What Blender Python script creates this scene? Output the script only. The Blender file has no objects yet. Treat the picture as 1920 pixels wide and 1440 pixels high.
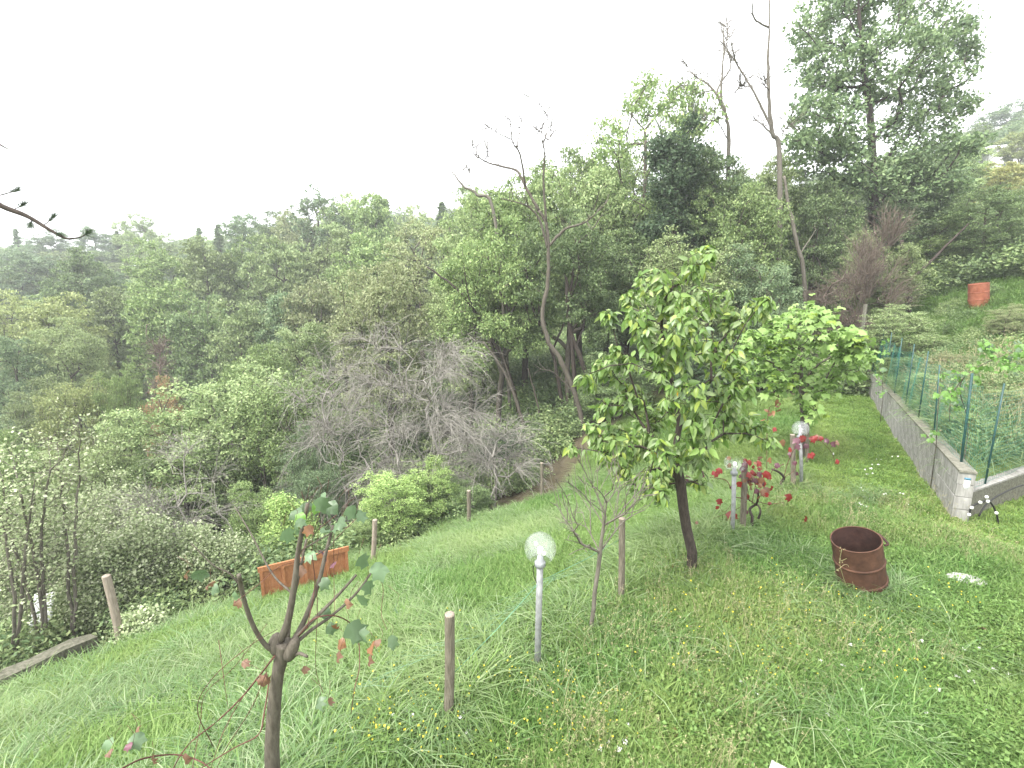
import bpy, math, random
import numpy as np
from math import radians, sin, cos, pi, sqrt
from mathutils import Vector, Matrix, Euler
rng = np.random.default_rng(11)
random.seed(11)
S = bpy.context.scene
COL = S.collection

# ------------------------------------------------------------------ camera, sky, sun, exposure
CAMZ = 3.4
PITCH = radians(10.0)
FPX = 900.0
cd = bpy.data.cameras.new('camera'); cam = bpy.data.objects.new('camera', cd); COL.objects.link(cam)
cam.location = (0, 0, CAMZ); cam.rotation_euler = (radians(90) - PITCH, 0, 0)
cd.sensor_width = 36; cd.lens = 36 * FPX / 1920; cd.clip_start = 0.05; cd.clip_end = 2000
S.camera = cam
SUN_EL, SUN_AZ = radians(52), radians(-125)     # high, from behind the camera on the left
w = bpy.data.worlds.new('World'); S.world = w; w.use_nodes = True
nt = w.node_tree; nt.nodes.clear()
out = nt.nodes.new('ShaderNodeOutputWorld'); bg = nt.nodes.new('ShaderNodeBackground')
sky = nt.nodes.new('ShaderNodeTexSky'); sky.sky_type = 'NISHITA'; sky.sun_disc = False
sky.sun_elevation = SUN_EL; sky.sun_rotation = SUN_AZ; sky.dust_density = 4.0; sky.air_density = 1.0
mixc = nt.nodes.new('ShaderNodeMix'); mixc.data_type = 'RGBA'; mixc.inputs[0].default_value = 0.86
mixc.inputs[7].default_value = (11.0, 11.05, 11.2, 1)      # even cloud layer
nt.links.new(sky.outputs[0], mixc.inputs[6]); nt.links.new(mixc.outputs[2], bg.inputs[0])
bg.inputs[1].default_value = 0.1
nt.links.new(bg.outputs[0], out.inputs[0])
sl = bpy.data.lights.new('sun', 'SUN'); sl.energy = 2.2; sl.angle = radians(20); sl.color = (1, .96, .9)
so = bpy.data.objects.new('sun', sl); COL.objects.link(so)
sd = Vector((sin(SUN_AZ) * cos(SUN_EL), cos(SUN_AZ) * cos(SUN_EL), sin(SUN_EL)))
so.rotation_euler = sd.to_track_quat('Z', 'Y').to_euler()
S.view_settings.view_transform = 'Standard'; S.view_settings.look = 'None'
S.view_settings.exposure = 1.78; S.view_settings.gamma = 1
S.render.engine = 'CYCLES'
cy = S.cycles; cy.use_denoising = True
try: cy.denoiser = 'OPENIMAGEDENOISE'
except Exception: pass
cy.max_bounces = 6; cy.diffuse_bounces = 3; cy.glossy_bounces = 2; cy.transmission_bounces = 4
cy.volume_bounces = 0; cy.transparent_max_bounces = 8; cy.caustics_reflective = False; cy.caustics_refractive = False

# ------------------------------------------------------------------ helpers
def ray(px, py):
    X = px - 960; Y = 720 - py
    return np.array([X, FPX * cos(PITCH) + Y * sin(PITCH), Y * cos(PITCH) - FPX * sin(PITCH)])
def at(px, py, y):
    v = ray(px, py); return np.array([0, 0, CAMZ]) + v * (y / v[1])
def sst(a, b, x):
    t = np.clip((x - a) / (b - a), 0, 1); return t * t * (3 - 2 * t)
P0 = np.array([-.52, 3.3]); U1 = np.array([.77, .638]); N1 = np.array([-.638, .77])
Q0 = np.array([5.3, 8.2]); N2 = np.array([-.85, .527])
W0 = np.array([6.87, 7.03]); W1 = np.array([13.6, 18.3])      # block wall, near and far end
WD = (W1 - W0) / np.linalg.norm(W1 - W0); WN = np.array([WD[1], -WD[0]])
V0 = np.array([7.0, 6.98]); VD = np.array([.9, .436]); VN = np.array([-.436, .9])
A45 = np.radians([-60, -45, -33, -26, -15, -3, 10, 20, 43, 60])
H45 = np.array([-7, -7, -6.5, -6, -4.5, -2.5, -.5, 1.5, 7, 9])
def tanel(px, py):
    v = ray(px, py); return math.atan2(v[0], v[1]), v[2] / math.hypot(v[0], v[1])
sk = [tanel(*p) for p in [(-300, 425), (0, 428), (350, 428), (500, 408), (700, 382), (900, 372), (1150, 370), (1400, 330), (1640, 300), (1800, 260), (1920, 220), (2400, 150)]]
A150 = np.array([s[0] for s in sk]); H150 = np.array([CAMZ + 150 * s[1] - 9 for s in sk])
def dleft(x, y):
    return np.minimum((x - P0[0]) * N1[0] + (y - P0[1]) * N1[1], (x - Q0[0]) * N2[0] + (y - Q0[1]) * N2[1])
def sleft(x, y): return (x - P0[0]) * U1[0] + (y - P0[1]) * U1[1]
def dright(x, y):
    a = (x - W0[0]) * WN[0] + (y - W0[1]) * WN[1]; b = (x - V0[0]) * VN[0] + (y - V0[1]) * VN[1]
    return np.minimum(a, b)
def H(x, y):
    x = np.asarray(x, float); y = np.asarray(y, float)
    d = dleft(x, y); s = sleft(x, y)
    k = 1 - .8 * sst(7, 17, s)
    dl = np.clip(d, 0, None)
    soft = np.where(dl < .6, dl * dl / 1.2, dl - .3)
    z = -k * (.36 * np.minimum(soft, 6.4) + .5 * np.clip(dl - 6.9, 0, 7.5))
    dr = dright(x, y); al = (x - W0[0]) * WD[0] + (y - W0[1]) * WD[1]
    zr = (.45 + .32 * np.clip(dr, 0, 14) + .05 * np.clip(al, 0, 16)) * sst(.02, .18, dr)
    z = np.where(dr > 0, zr, z)
    z = z + .05 * np.sin(x * 1.3 + y * .7) * np.cos(y * 1.1 - x * .4) + .02 * np.sin(3.1 * x) * np.sin(2.7 * y + 1)
    R = np.hypot(x, y); a = np.arctan2(x, np.maximum(y, 1e-6))
    h45 = np.interp(a, A45, H45); h150 = np.interp(a, A150, H150)
    far = h45 + (h150 - h45) * np.clip((R - 45) / 105, 0, 1)
    far = far + .8 * np.sin(x * .13) * np.cos(y * .11) * sst(40, 60, R)
    wgt = sst(20, 45, R)
    return z * (1 - wgt) + far * wgt
def hit(px, py, lift=0.0):
    v = ray(px, py); t = np.linspace(.001, .25, 12000)
    X = v[0] * t; Y = v[1] * t; Z = CAMZ + v[2] * t
    i = np.argmax(Z < H(X, Y) + lift); return np.array([X[i], Y[i], Z[i]])

def prop(o, label=None, cat=None, group=None, kind=None):
    if label: o['label'] = label
    if cat: o['category'] = cat
    if group: o['group'] = group
    if kind or cat: o['kind'] = kind or 'thing'
    return o
def empty(name, loc=(0, 0, 0), rz=0):
    o = bpy.data.objects.new(name, None); COL.objects.link(o); o.location = tuple(float(c) for c in loc); o.rotation_euler = (0, 0, rz)
    o.empty_display_size = .2; return o
def obj(name, me, mats=(), parent=None, loc=None, link=True):
    o = bpy.data.objects.new(name, me)
    if link: COL.objects.link(o)
    for m in (mats if isinstance(mats, (list, tuple)) else [mats]):
        if m is not None and len(me.materials) < len(mats if isinstance(mats, (list, tuple)) else [mats]): me.materials.append(m)
    if parent: o.parent = parent
    if loc is not None: o.location = tuple(float(c) for c in loc)
    return o
def npmesh(name, V, F, smooth=True, mat_idx=None):
    """V (n,3); F list of (m,k) int arrays of faces"""
    if isinstance(F, np.ndarray): F = [F]
    F = [f for f in F if len(f)]
    me = bpy.data.meshes.new(name)
    V = np.asarray(V, np.float32)
    me.vertices.add(len(V)); me.vertices.foreach_set('co', V.ravel())
    li = np.concatenate([f.ravel() for f in F]).astype(np.int32)
    tot = np.concatenate([np.full(len(f), f.shape[1]) for f in F]).astype(np.int32)
    st = np.concatenate([[0], np.cumsum(tot)[:-1]]).astype(np.int32)
    me.loops.add(len(li)); me.loops.foreach_set('vertex_index', li)
    me.polygons.add(len(tot)); me.polygons.foreach_set('loop_start', st)
    try: me.polygons.foreach_set('loop_total', tot)
    except Exception: pass
    me.polygons.foreach_set('use_smooth', np.full(len(tot), bool(smooth)))
    if mat_idx is not None: me.polygons.foreach_set('material_index', np.asarray(mat_idx, np.int32))
    me.update(calc_edges=True); return me
class MB:
    def __init__(s): s.v = []; s.f = {}; s.n = 0
    def add(s, V, F):
        V = np.asarray(V, float)
        for f in (F if isinstance(F, list) else [F]):
            f = np.asarray(f)
            s.f.setdefault(f.shape[1], []).append(f + s.n)
        s.v.append(V); s.n += len(V); return s
    def mesh(s, name, smooth=True):
        return npmesh(name, np.concatenate(s.v), [np.concatenate(x) for x in s.f.values()], smooth)
    def box(s, c, size, rot=None, jit=0):
        h = np.array(size) / 2
        v = np.array([[i, j, k] for k in (-1, 1) for j in (-1, 1) for i in (-1, 1)], float) * h
        if jit: v += rng.normal(0, jit, v.shape)
        if rot is not None: v = v @ np.array(rot).T
        return s.add(v + np.array(c), np.array([[0, 2, 3, 1], [4, 5, 7, 6], [0, 1, 5, 4], [2, 6, 7, 3], [0, 4, 6, 2], [1, 3, 7, 5]]))
    def tube(s, pts, r, n=8, cap=True):
        pts = np.asarray(pts, float); m = len(pts); r = np.broadcast_to(np.asarray(r, float), (m,))
        d = np.gradient(pts, axis=0); d /= np.linalg.norm(d, axis=1)[:, None] + 1e-9
        ref = np.array([0.31, .95, 0.05]) if abs(d[0] @ np.array([.31, .95, .05])) < .9 else np.array([1., 0, .1])
        a = np.cross(d, ref); a /= np.linalg.norm(a, axis=1)[:, None]; b = np.cross(d, a)
        th = np.arange(n) * 2 * pi / n
        V = pts[:, None] + r[:, None, None] * (np.cos(th)[None, :, None] * a[:, None] + np.sin(th)[None, :, None] * b[:, None])
        i = np.arange(m - 1)[:, None] * n; j = np.arange(n)[None]; k = (j + 1) % n
        F = np.stack([i + j, i + k, i + n + k, i + n + j], -1).reshape(-1, 4)
        s.add(V.reshape(-1, 3), F)
        if cap:
            s.f.setdefault(n, []).append(np.array([(np.arange(n)[::-1])]) + s.n - m * n)
            s.f.setdefault(n, []).append(np.array([np.arange(n)]) + s.n - n)
        return s
    def lathe(s, prof, n=24, c=(0, 0, 0)):
        prof = np.asarray(prof, float); m = len(prof); th = np.arange(n) * 2 * pi / n
        V = np.stack([prof[:, 0, None] * np.cos(th), prof[:, 0, None] * np.sin(th), np.broadcast_to(prof[:, 1, None], (m, n))], -1)
        i = np.arange(m - 1)[:, None] * n; j = np.arange(n)[None]; k = (j + 1) % n
        F = np.stack([i + j, i + k, i + n + k, i + n + j], -1).reshape(-1, 4)
        return s.add(V.reshape(-1, 3) + np.array(c), F)
def unit(v): return v / (np.linalg.norm(v, axis=-1, keepdims=True) + 1e-9)

# ------------------------------------------------------------------ materials
def mat(name):
    m = bpy.data.materials.new(name); m.use_nodes = True; m.node_tree.nodes.clear()
    return m, m.node_tree.nodes, m.node_tree.links
def ramp(N, cols, pos=None):
    r = N.new('ShaderNodeValToRGB'); e = r.color_ramp.elements
    pos = pos or [i / (len(cols) - 1) for i in range(len(cols))]
    while len(e) < len(cols): e.new(.5)
    for q, c, p in zip(e, cols, pos): q.position = p; q.color = (*c, 1)
    return r
def leafmat(name, cols, trans=.22, rough=.55, spec=.35, inst=False, hue=.0, gain=1.78):
    m, N, L = mat(name)
    if gain > 1.5: cols = [tuple(c * .85 + .15 * (.3 * q[0] + .6 * q[1] + .1 * q[2]) for c in q) for q in cols]
    cols = [tuple(min(.8, c * gain) for c in q) for q in cols]
    geo = N.new('ShaderNodeNewGeometry'); r = ramp(N, cols); L.new(geo.outputs['Random Per Island'], r.inputs[0])
    col = r.outputs[0]
    oi = N.new('ShaderNodeObjectInfo')
    hs = N.new('ShaderNodeHueSaturation'); mr = N.new('ShaderNodeMapRange')
    L.new(oi.outputs['Random'], mr.inputs[0]); mr.inputs[3].default_value = .8; mr.inputs[4].default_value = 1.25
    L.new(mr.outputs[0], hs.inputs['Value']); hs.inputs['Hue'].default_value = .5 + hue
    L.new(col, hs.inputs['Color']); col = hs.outputs[0]
    if inst:
        at_ = N.new('ShaderNodeAttribute'); at_.attribute_type = 'INSTANCER'; at_.attribute_name = 'tint'
        mx = N.new('ShaderNodeMix'); mx.data_type = 'RGBA'; L.new(at_.outputs['Fac'], mx.inputs[0]); L.new(col, mx.inputs[6]); mx.inputs[7].default_value = (*inst, 1)
        col = mx.outputs[2]
    p = N.new('ShaderNodeBsdfPrincipled'); p.inputs['Roughness'].default_value = rough; p.inputs['Specular IOR Level'].default_value = spec
    L.new(col, p.inputs['Base Color']); t = N.new('ShaderNodeBsdfTranslucent'); L.new(col, t.inputs[0])
    ms = N.new('ShaderNodeMixShader'); ms.inputs[0].default_value = trans; L.new(p.outputs[0], ms.inputs[1]); L.new(t.outputs[0], ms.inputs[2])
    o = N.new('ShaderNodeOutputMaterial'); L.new(ms.outputs[0], o.inputs[0]); return m
def barkmat(name, c1, c2, scale=9, stretch=.25, bump=.5, rough=.9):
    m, N, L = mat(name)
    tc = N.new('ShaderNodeTexCoord'); mp = N.new('ShaderNodeMapping'); mp.inputs['Scale'].default_value = (scale, scale, scale * stretch)
    nz = N.new('ShaderNodeTexNoise'); nz.inputs['Scale'].default_value = 4; nz.inputs['Detail'].default_value = 6; nz.inputs['Roughness'].default_value = .7
    L.new(tc.outputs['Object'], mp.inputs[0]); L.new(mp.outputs[0], nz.inputs[0])
    r = ramp(N, [c1, c2], [.35, .65]); L.new(nz.outputs[0], r.inputs[0])
    p = N.new('ShaderNodeBsdfPrincipled'); p.inputs['Roughness'].default_value = rough; p.inputs['Specular IOR Level'].default_value = .25
    L.new(r.outputs[0], p.inputs['Base Color'])
    b = N.new('ShaderNodeBump'); b.inputs['Strength'].default_value = bump; b.inputs['Distance'].default_value = .01
    L.new(nz.outputs[0], b.inputs['Height']); L.new(b.outputs[0], p.inputs['Normal'])
    o = N.new('ShaderNodeOutputMaterial'); L.new(p.outputs[0], o.inputs[0]); return m
def plain(name, c, rough=.6, metal=0, spec=.5, trans=0):
    m, N, L = mat(name)
    p = N.new('ShaderNodeBsdfPrincipled'); p.inputs['Base Color'].default_value = (*c, 1)
    p.inputs['Roughness'].default_value = rough; p.inputs['Metallic'].default_value = metal; p.inputs['Specular IOR Level'].default_value = spec
    nz = N.new('ShaderNodeTexNoise'); nz.inputs['Scale'].default_value = 14; nz.inputs['Detail'].default_value = 5
    tc = N.new('ShaderNodeTexCoord'); L.new(tc.outputs['Object'], nz.inputs[0])
    r = ramp(N, [tuple(x * .7 for x in c), tuple(min(1, x * 1.2) for x in c)], [.3, .7]); L.new(nz.outputs[0], r.inputs[0]); L.new(r.outputs[0], p.inputs['Base Color'])
    o = N.new('ShaderNodeOutputMaterial'); L.new(p.outputs[0], o.inputs[0]); return m
M = {}
M['green'] = leafmat('leaf_green', [(.065, .11, .03), (.11, .165, .045), (.17, .225, .07)])
M['deep'] = leafmat('leaf_deep', [(.045, .08, .028), (.08, .125, .04), (.13, .18, .06)])
M['oak'] = leafmat('leaf_oak', [(.05, .09, .035), (.085, .135, .05), (.135, .19, .075)])
M['blue'] = leafmat('leaf_bluegreen', [(.065, .115, .05), (.10, .155, .07), (.155, .21, .09)])
M['pale'] = leafmat('leaf_pale', [(.11, .17, .06), (.17, .23, .08), (.24, .30, .12)])
M['yellow'] = leafmat('leaf_yellowgreen', [(.12, .155, .045), (.165, .205, .06), (.23, .26, .085)])
M['olive'] = leafmat('leaf_olive', [(.095, .13, .045), (.13, .175, .06), (.19, .235, .09)])
M['brown'] = leafmat('leaf_browngreen', [(.115, .13, .055), (.145, .17, .07), (.19, .21, .095), (.11, .155, .055)])
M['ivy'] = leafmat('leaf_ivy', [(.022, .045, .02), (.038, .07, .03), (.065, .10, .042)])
M['bright'] = leafmat('leaf_bright', [(.11, .19, .04), (.17, .26, .06), (.25, .33, .09)])
M['gold'] = leafmat('leaf_gold', [(.20, .19, .055), (.24, .24, .07), (.17, .21, .06)])
M['rust'] = leafmat('leaf_rust', [(.26, .13, .07), (.30, .18, .09), (.18, .18, .07), (.14, .18, .06)])
M['greyleaf'] = leafmat('leaf_greygreen', [(.10, .14, .05), (.15, .195, .08), (.22, .26, .13), (.29, .31, .20)], spec=.35)
M['under'] = leafmat('leaf_undergrowth', [(.05, .09, .03), (.09, .14, .045), (.14, .19, .07)])
M['bark'] = barkmat('bark', (.062, .053, .041), (.135, .12, .096))
M['barkdark'] = barkmat('bark_dark', (.03, .024, .02), (.075, .06, .05))
M['barkgrey'] = barkmat('bark_grey', (.095, .085, .068), (.185, .17, .14))
M['twig'] = barkmat('twig_grey', (.17, .16, .138), (.305, .29, .258))
M['twigbrown'] = barkmat('twig_brown', (.11, .085, .068), (.19, .155, .125))
M['twigred'] = barkmat('twig_red', (.07, .03, .025), (.14, .065, .05))

# ------------------------------------------------------------------ branching skeletons
def grow(trunk, targets, step=.5, wt=.35, droop=0.0, jit=.06, minattach=0.0, rtip=.01, p=2.2, rmax=None, seed=0, order=None):
    """trunk: list of points from the ground up; each target is tied to the skeleton already there."""
    R = np.random.default_rng(seed)
    pos = [np.array(trunk[0], float)]; par = [-1]; plen = [0.]
    for a, b in zip(trunk[:-1], trunk[1:]):
        a = np.array(a, float); b = np.array(b, float); n = max(1, int(np.linalg.norm(b - a) / step))
        for i in range(1, n + 1):
            pos.append(a + (b - a) * i / n + (R.normal(0, jit * .4, 3) if i < n else 0)); par.append(len(pos) - 2); plen.append(plen[par[-1]] + np.linalg.norm(pos[-1] - pos[-2]))
    ntr = len(pos); cap = ntr + len(targets) * 12 + 10
    A = np.zeros((cap, 3)); A[:ntr] = pos; PL = np.zeros(cap); PL[:ntr] = plen; PA = np.full(cap, -1); PA[:ntr] = par
    n = ntr; first = int(ntr * minattach)
    T = np.asarray(targets, float)
    if order is None:
        c = A[first:ntr]; dd = np.min(np.linalg.norm(T[:, None] - c[None, ::max(1, len(c) // 12)], axis=2), axis=1); T = T[np.argsort(dd)]
    tips = []
    for t in T:
        dv = t - A[first:n]; D = np.linalg.norm(dv, axis=1)
        cost = D + wt * PL[first:n] + .5 * np.clip(-dv[:, 2], 0, None) * (1 if droop == 0 else .1)
        j = first + int(np.argmin(cost)); L = D[j - first]; k = int(min(10, max(1, round(L / step))))
        a = A[j].copy(); prev = j
        for i in range(1, k + 1):
            u = i / k; q = a + (t - a) * u
            q[2] += (droop if droop else .12) * L * 4 * u * (1 - u) * .5
            if i < k: q += R.normal(0, jit, 3) * min(1, L)
            A[n] = q; PA[n] = prev; PL[n] = PL[prev] + np.linalg.norm(q - A[prev]); prev = n; n += 1
            if n >= cap - 1: break
        tips.append(prev)
        if n >= cap - 1: break
    A = A[:n]; PA = PA[:n]
    acc = np.zeros(n); rt = rtip ** p
    kids = np.bincount(PA[1:], minlength=n)
    big = np.full(n, -1); best = np.zeros(n)
    rad = np.zeros(n)
    for i in range(n - 1, -1, -1):
        if kids[i] == 0: acc[i] = rt
        rad[i] = acc[i] ** (1 / p)
        q = PA[i]
        if q >= 0:
            acc[q] += acc[i]
            if acc[i] > best[q]: best[q] = acc[i]; big[q] = i
    if rmax:
        sc = rmax / rad[0]
        e = math.log(rmax / rtip) / math.log(max(rad[0] / rtip, 1.01)) if rad[0] > rtip * 1.02 else 1
        rad = rtip * (rad / rtip) ** e
    rad[0] *= 1.25
    return A, PA, rad, big, np.array(tips)
def skin(sk_, mb, sides=((.05, 8), (.015, 5), (0, 3)), rmin=0):
    A, PA, rad, big, _ = sk_
    n = len(A); i = np.arange(1, n); p = PA[1:]
    d = unit(A[i] - A[p]); nd = np.zeros((n, 3)); nd[1:] = d; nd[0] = d[0] if n > 1 else (0, 0, 1)
    main = big[p] == i
    sdn = np.where(main[:, None], unit(nd[p] + d), d); rs = np.where(main, rad[p], np.minimum(rad[p], rad[i] * 1.15)); re = rad[i]
    hasmain = big[i] >= 0
    nxt = np.where(hasmain, big[i], 0); dn = unit(A[nxt] - A[i]); en = np.where(hasmain[:, None], unit(d + dn), d)
    # start ring of a main edge uses the same averaged normal as the end ring of its parent
    lo = 1e9
    for thr, k in sides:
        mk = (re < lo) & (re >= thr) & (re >= rmin); lo = thr
        if not mk.any(): continue
        th = np.arange(k) * 2 * pi / k
        def ring(c, nn, r):
            ref = np.where((np.abs(nn[:, 2]) < .95)[:, None], np.array([[0, 0, 1.]]), np.array([[1., 0, 0]]))
            # a slowly varying reference avoids twists on near-vertical stems
            ref = np.array([[.83, .55, .06]]) + 0 * nn
            bad = np.abs((nn * unit(ref)).sum(1)) > .93; ref[bad] = [-.1, .3, .95]
            a = unit(np.cross(nn, ref)); b = np.cross(nn, a)
            return c[:, None] + r[:, None, None] * (np.cos(th)[None, :, None] * a[:, None] + np.sin(th)[None, :, None] * b[:, None])
        V = np.concatenate([ring(A[p][mk], sdn[mk], rs[mk]), ring(A[i][mk], en[mk], re[mk])], 1)
        e = np.arange(mk.sum())[:, None] * (2 * k); j = np.arange(k)[None]; jj = (j + 1) % k
        F = np.stack([e + j, e + jj, e + k + jj, e + k + j], -1).reshape(-1, 4)
        mb.add(V.reshape(-1, 3), F)
    return mb
def leaves(centres, per, spread, size, R, up=.5, flat=.75, aspect=.55, mb=None, droop=0):
    C = np.repeat(centres, per, 0); n = len(C)
    C = C + R.normal(0, 1, (n, 3)) * np.array([1, 1, flat]) * spread
    nrm = unit(R.normal(0, 1, (n, 3)) + np.array([0, 0, up]))
    a = unit(np.cross(nrm, R.normal(0, 1, (n, 3)))); a[:, 2] -= droop; a = unit(a)
    b = unit(np.cross(nrm, a)); s = size * R.uniform(.6, 1.3, (n, 1))
    fold = nrm * s * .12
    V = np.stack([C - a * s * .5, C + b * s * .5 * aspect + fold, C + a * s * .5, C - b * s * .5 * aspect + fold], 1).reshape(-1, 3)
    F = np.arange(4 * n).reshape(-1, 4)
    (mb or MB()).add(V, F) if mb is None else mb.add(V, F)
    return V, F
def lobes(c, rad, nl, nt, R, shell=.55, lob=.42, low=-.75):
    """targets grouped in lobes over an ellipsoid: uneven outline, gaps between clumps"""
    c = np.array(c); rad = np.array(rad); out_ = []
    ang = R.uniform(0, 2 * pi) + np.arange(nl) * 2.39996
    zz = np.linspace(.92, low, nl) + R.normal(0, .06, nl)
    zz = np.clip(zz, -1, 1)
    for a, z in zip(ang, zz):
        rr = sqrt(max(0, 1 - z * z)); lc = np.array([cos(a) * rr, sin(a) * rr, z]) * R.uniform(shell, .86)
        m = int(nt / nl * R.uniform(.6, 1.4)) + 1
        v = unit(R.normal(0, 1, (m, 3))) * R.uniform(.35, 1, (m, 1)) ** .5 * lob * R.uniform(.65, 1.2)
        v[:, 2] = np.where(v[:, 2] < 0, v[:, 2] * .55, v[:, 2] * .8)
        out_.append(c + (lc + v) * rad)
    return np.concatenate(out_)

def make_tree(name, base, trunk, targets, leafm, barkm, per=30, spread=.3, lsize=.1, step=.5, wt=.3, rtip=.012, rmax=.15, jit=.06, seed=1, minattach=.35, droop=0, up=.5, twigs=0, sides=((.05, 8), (.015, 5), (0, 3)), leafdroop=0, aspect=.55):
    R = np.random.default_rng(seed)
    root = empty(name, base); b = np.array(base, float)
    T = np.asarray(targets) - b; tr = [np.asarray(t, float) - b for t in trunk]
    sk_ = grow(tr, T, step=step, wt=wt, rtip=rtip, rmax=rmax, jit=jit, seed=seed, minattach=minattach, droop=droop)
    mb = skin(sk_, MB(), sides)
    obj('trunk', mb.mesh('trunk'), [barkm], root)
    if per:
        lm = MB(); leaves(T, per, spread, lsize, R, up=up, mb=lm, droop=leafdroop, aspect=aspect)
        obj('crown', lm.mesh('crown', False), [leafm], root)
    return root

# ------------------------------------------------------------------ ground
def ax(a, b, c, d, fine, n):
    lo = a - (np.linspace(0, 1, n)[1:] ** 2.2) * (a - c); hi = b + (np.linspace(0, 1, n)[1:] ** 2.2) * (d - b)
    return np.concatenate([lo[::-1], np.arange(a, b + 1e-6, fine), hi])
gx = ax(-10, 15, -420, 420, .12, 60); gy = ax(1, 20, -60, 520, .12, 70)
X, Y = np.meshgrid(gx, gy); Z = H(X, Y)
V = np.stack([X, Y, Z], -1).reshape(-1, 3); nx, ny = len(gx), len(gy)
i = np.arange(ny - 1)[:, None] * nx + np.arange(nx - 1)[None]
F = np.stack([i, i + 1, i + nx + 1, i + nx], -1).reshape(-1, 4)
gme = npmesh('ground', V, F)
dL, sL, dR = dleft(V[:, 0], V[:, 1]), sleft(V[:, 0], V[:, 1]), dright(V[:, 0], V[:, 1])
alW = (V[:, 0] - W0[0]) * WD[0] + (V[:, 1] - W0[1]) * WD[1]
lit = .9 * sst(4.5, 6.5, sL) * (1 - sst(12, 14, sL))      # brown leaf litter where the wood meets the lawn
grassy = (1 - sst(6.2, 7.0, dL + lit)) * (1 - sst(19, 21, np.hypot(V[:, 0], V[:, 1])) * (dR < 0)) * (1 - sst(25, 30, np.hypot(V[:, 0], V[:, 1])))
ga = gme.attributes.new('grassy', 'FLOAT', 'POINT'); ga.data.foreach_set('value', grassy.astype(np.float32))
def groundmat():
    m, N, L = mat('soil_and_turf')
    tc = N.new('ShaderNodeTexCoord'); n1 = N.new('ShaderNodeTexNoise'); n1.inputs['Scale'].default_value = 3.5; n1.inputs['Detail'].default_value = 9; n1.inputs['Roughness'].default_value = .75
    L.new(tc.outputs['Object'], n1.inputs[0])
    g = ramp(N, [(.05, .07, .02), (.12, .17, .05), (.20, .24, .09)], [.3, .5, .72]); b = ramp(N, [(.04, .032, .02), (.10, .085, .055), (.07, .09, .035)], [.3, .55, .75])
    L.new(n1.outputs[0], g.inputs[0]); L.new(n1.outputs[0], b.inputs[0])
    a = N.new('ShaderNodeAttribute'); a.attribute_name = 'grassy'
    mx = N.new('ShaderNodeMix'); mx.data_type = 'RGBA'; L.new(a.outputs['Fac'], mx.inputs[0]); L.new(b.outputs[0], mx.inputs[6]); L.new(g.outputs[0], mx.inputs[7])
    p = N.new('ShaderNodeBsdfPrincipled'); p.inputs['Roughness'].default_value = .95; p.inputs['Specular IOR Level'].default_value = .1; L.new(mx.outputs[2], p.inputs['Base Color'])
    bu = N.new('ShaderNodeBump'); bu.inputs['Distance'].default_value = .05; L.new(n1.outputs[0], bu.inputs['Height']); L.new(bu.outputs[0], p.inputs['Normal'])
    o = N.new('ShaderNodeOutputMaterial'); L.new(p.outputs[0], o.inputs[0]); return m
prop(obj('ground', gme, [groundmat()]), kind='structure')

# ------------------------------------------------------------------ scattered stuff (geometry nodes on a point mesh)
def scatter(name, protos, P, rot, scale, idx, tint, label, cat):
    c = bpy.data.collections.new(name + '_kinds')
    for k, (me) in enumerate(protos):
        o = bpy.data.objects.new('%s_%02d' % (name, k), me); c.objects.link(o)
    pm = bpy.data.meshes.new(name); pm.vertices.add(len(P)); pm.vertices.foreach_set('co', P.astype(np.float32).ravel())
    for nm, ty, arr in (('rot', 'FLOAT_VECTOR', rot), ('scl', 'FLOAT_VECTOR', scale), ('idx', 'INT', idx), ('tint', 'FLOAT', tint)):
        a = pm.attributes.new(nm, ty, 'POINT')
        a.data.foreach_set('vector' if ty == 'FLOAT_VECTOR' else 'value', np.asarray(arr, np.int32 if ty == 'INT' else np.float32).ravel())
    ng = bpy.data.node_groups.new(name, 'GeometryNodeTree')
    ng.interface.new_socket('Geometry', in_out='INPUT', socket_type='NodeSocketGeometry'); ng.interface.new_socket('Geometry', in_out='OUTPUT', socket_type='NodeSocketGeometry')
    N, L = ng.nodes, ng.links
    gi, go = N.new('NodeGroupInput'), N.new('NodeGroupOutput'); ip = N.new('GeometryNodeInstanceOnPoints'); ci = N.new('GeometryNodeCollectionInfo')
    ci.inputs[0].default_value = c; ci.inputs['Separate Children'].default_value = True; ci.inputs['Reset Children'].default_value = True
    def na(nm, ty):
        n = N.new('GeometryNodeInputNamedAttribute'); n.data_type = ty; n.inputs[0].default_value = nm; return n.outputs[0]
    er = N.new('FunctionNodeEulerToRotation')
    L.new(gi.outputs[0], ip.inputs['Points']); L.new(ci.outputs[0], ip.inputs['Instance']); ip.inputs['Pick Instance'].default_value = True
    L.new(na('idx', 'INT'), ip.inputs['Instance Index']); L.new(na('rot', 'FLOAT_VECTOR'), er.inputs[0]); L.new(er.outputs[0], ip.inputs['Rotation'])
    L.new(na('scl', 'FLOAT_VECTOR'), ip.inputs['Scale']); L.new(ip.outputs[0], go.inputs[0])
    o = obj(name, pm); md = o.modifiers.new('scatter', 'NODES'); md.node_group = ng
    return prop(o, label, cat, kind='stuff')

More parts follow.
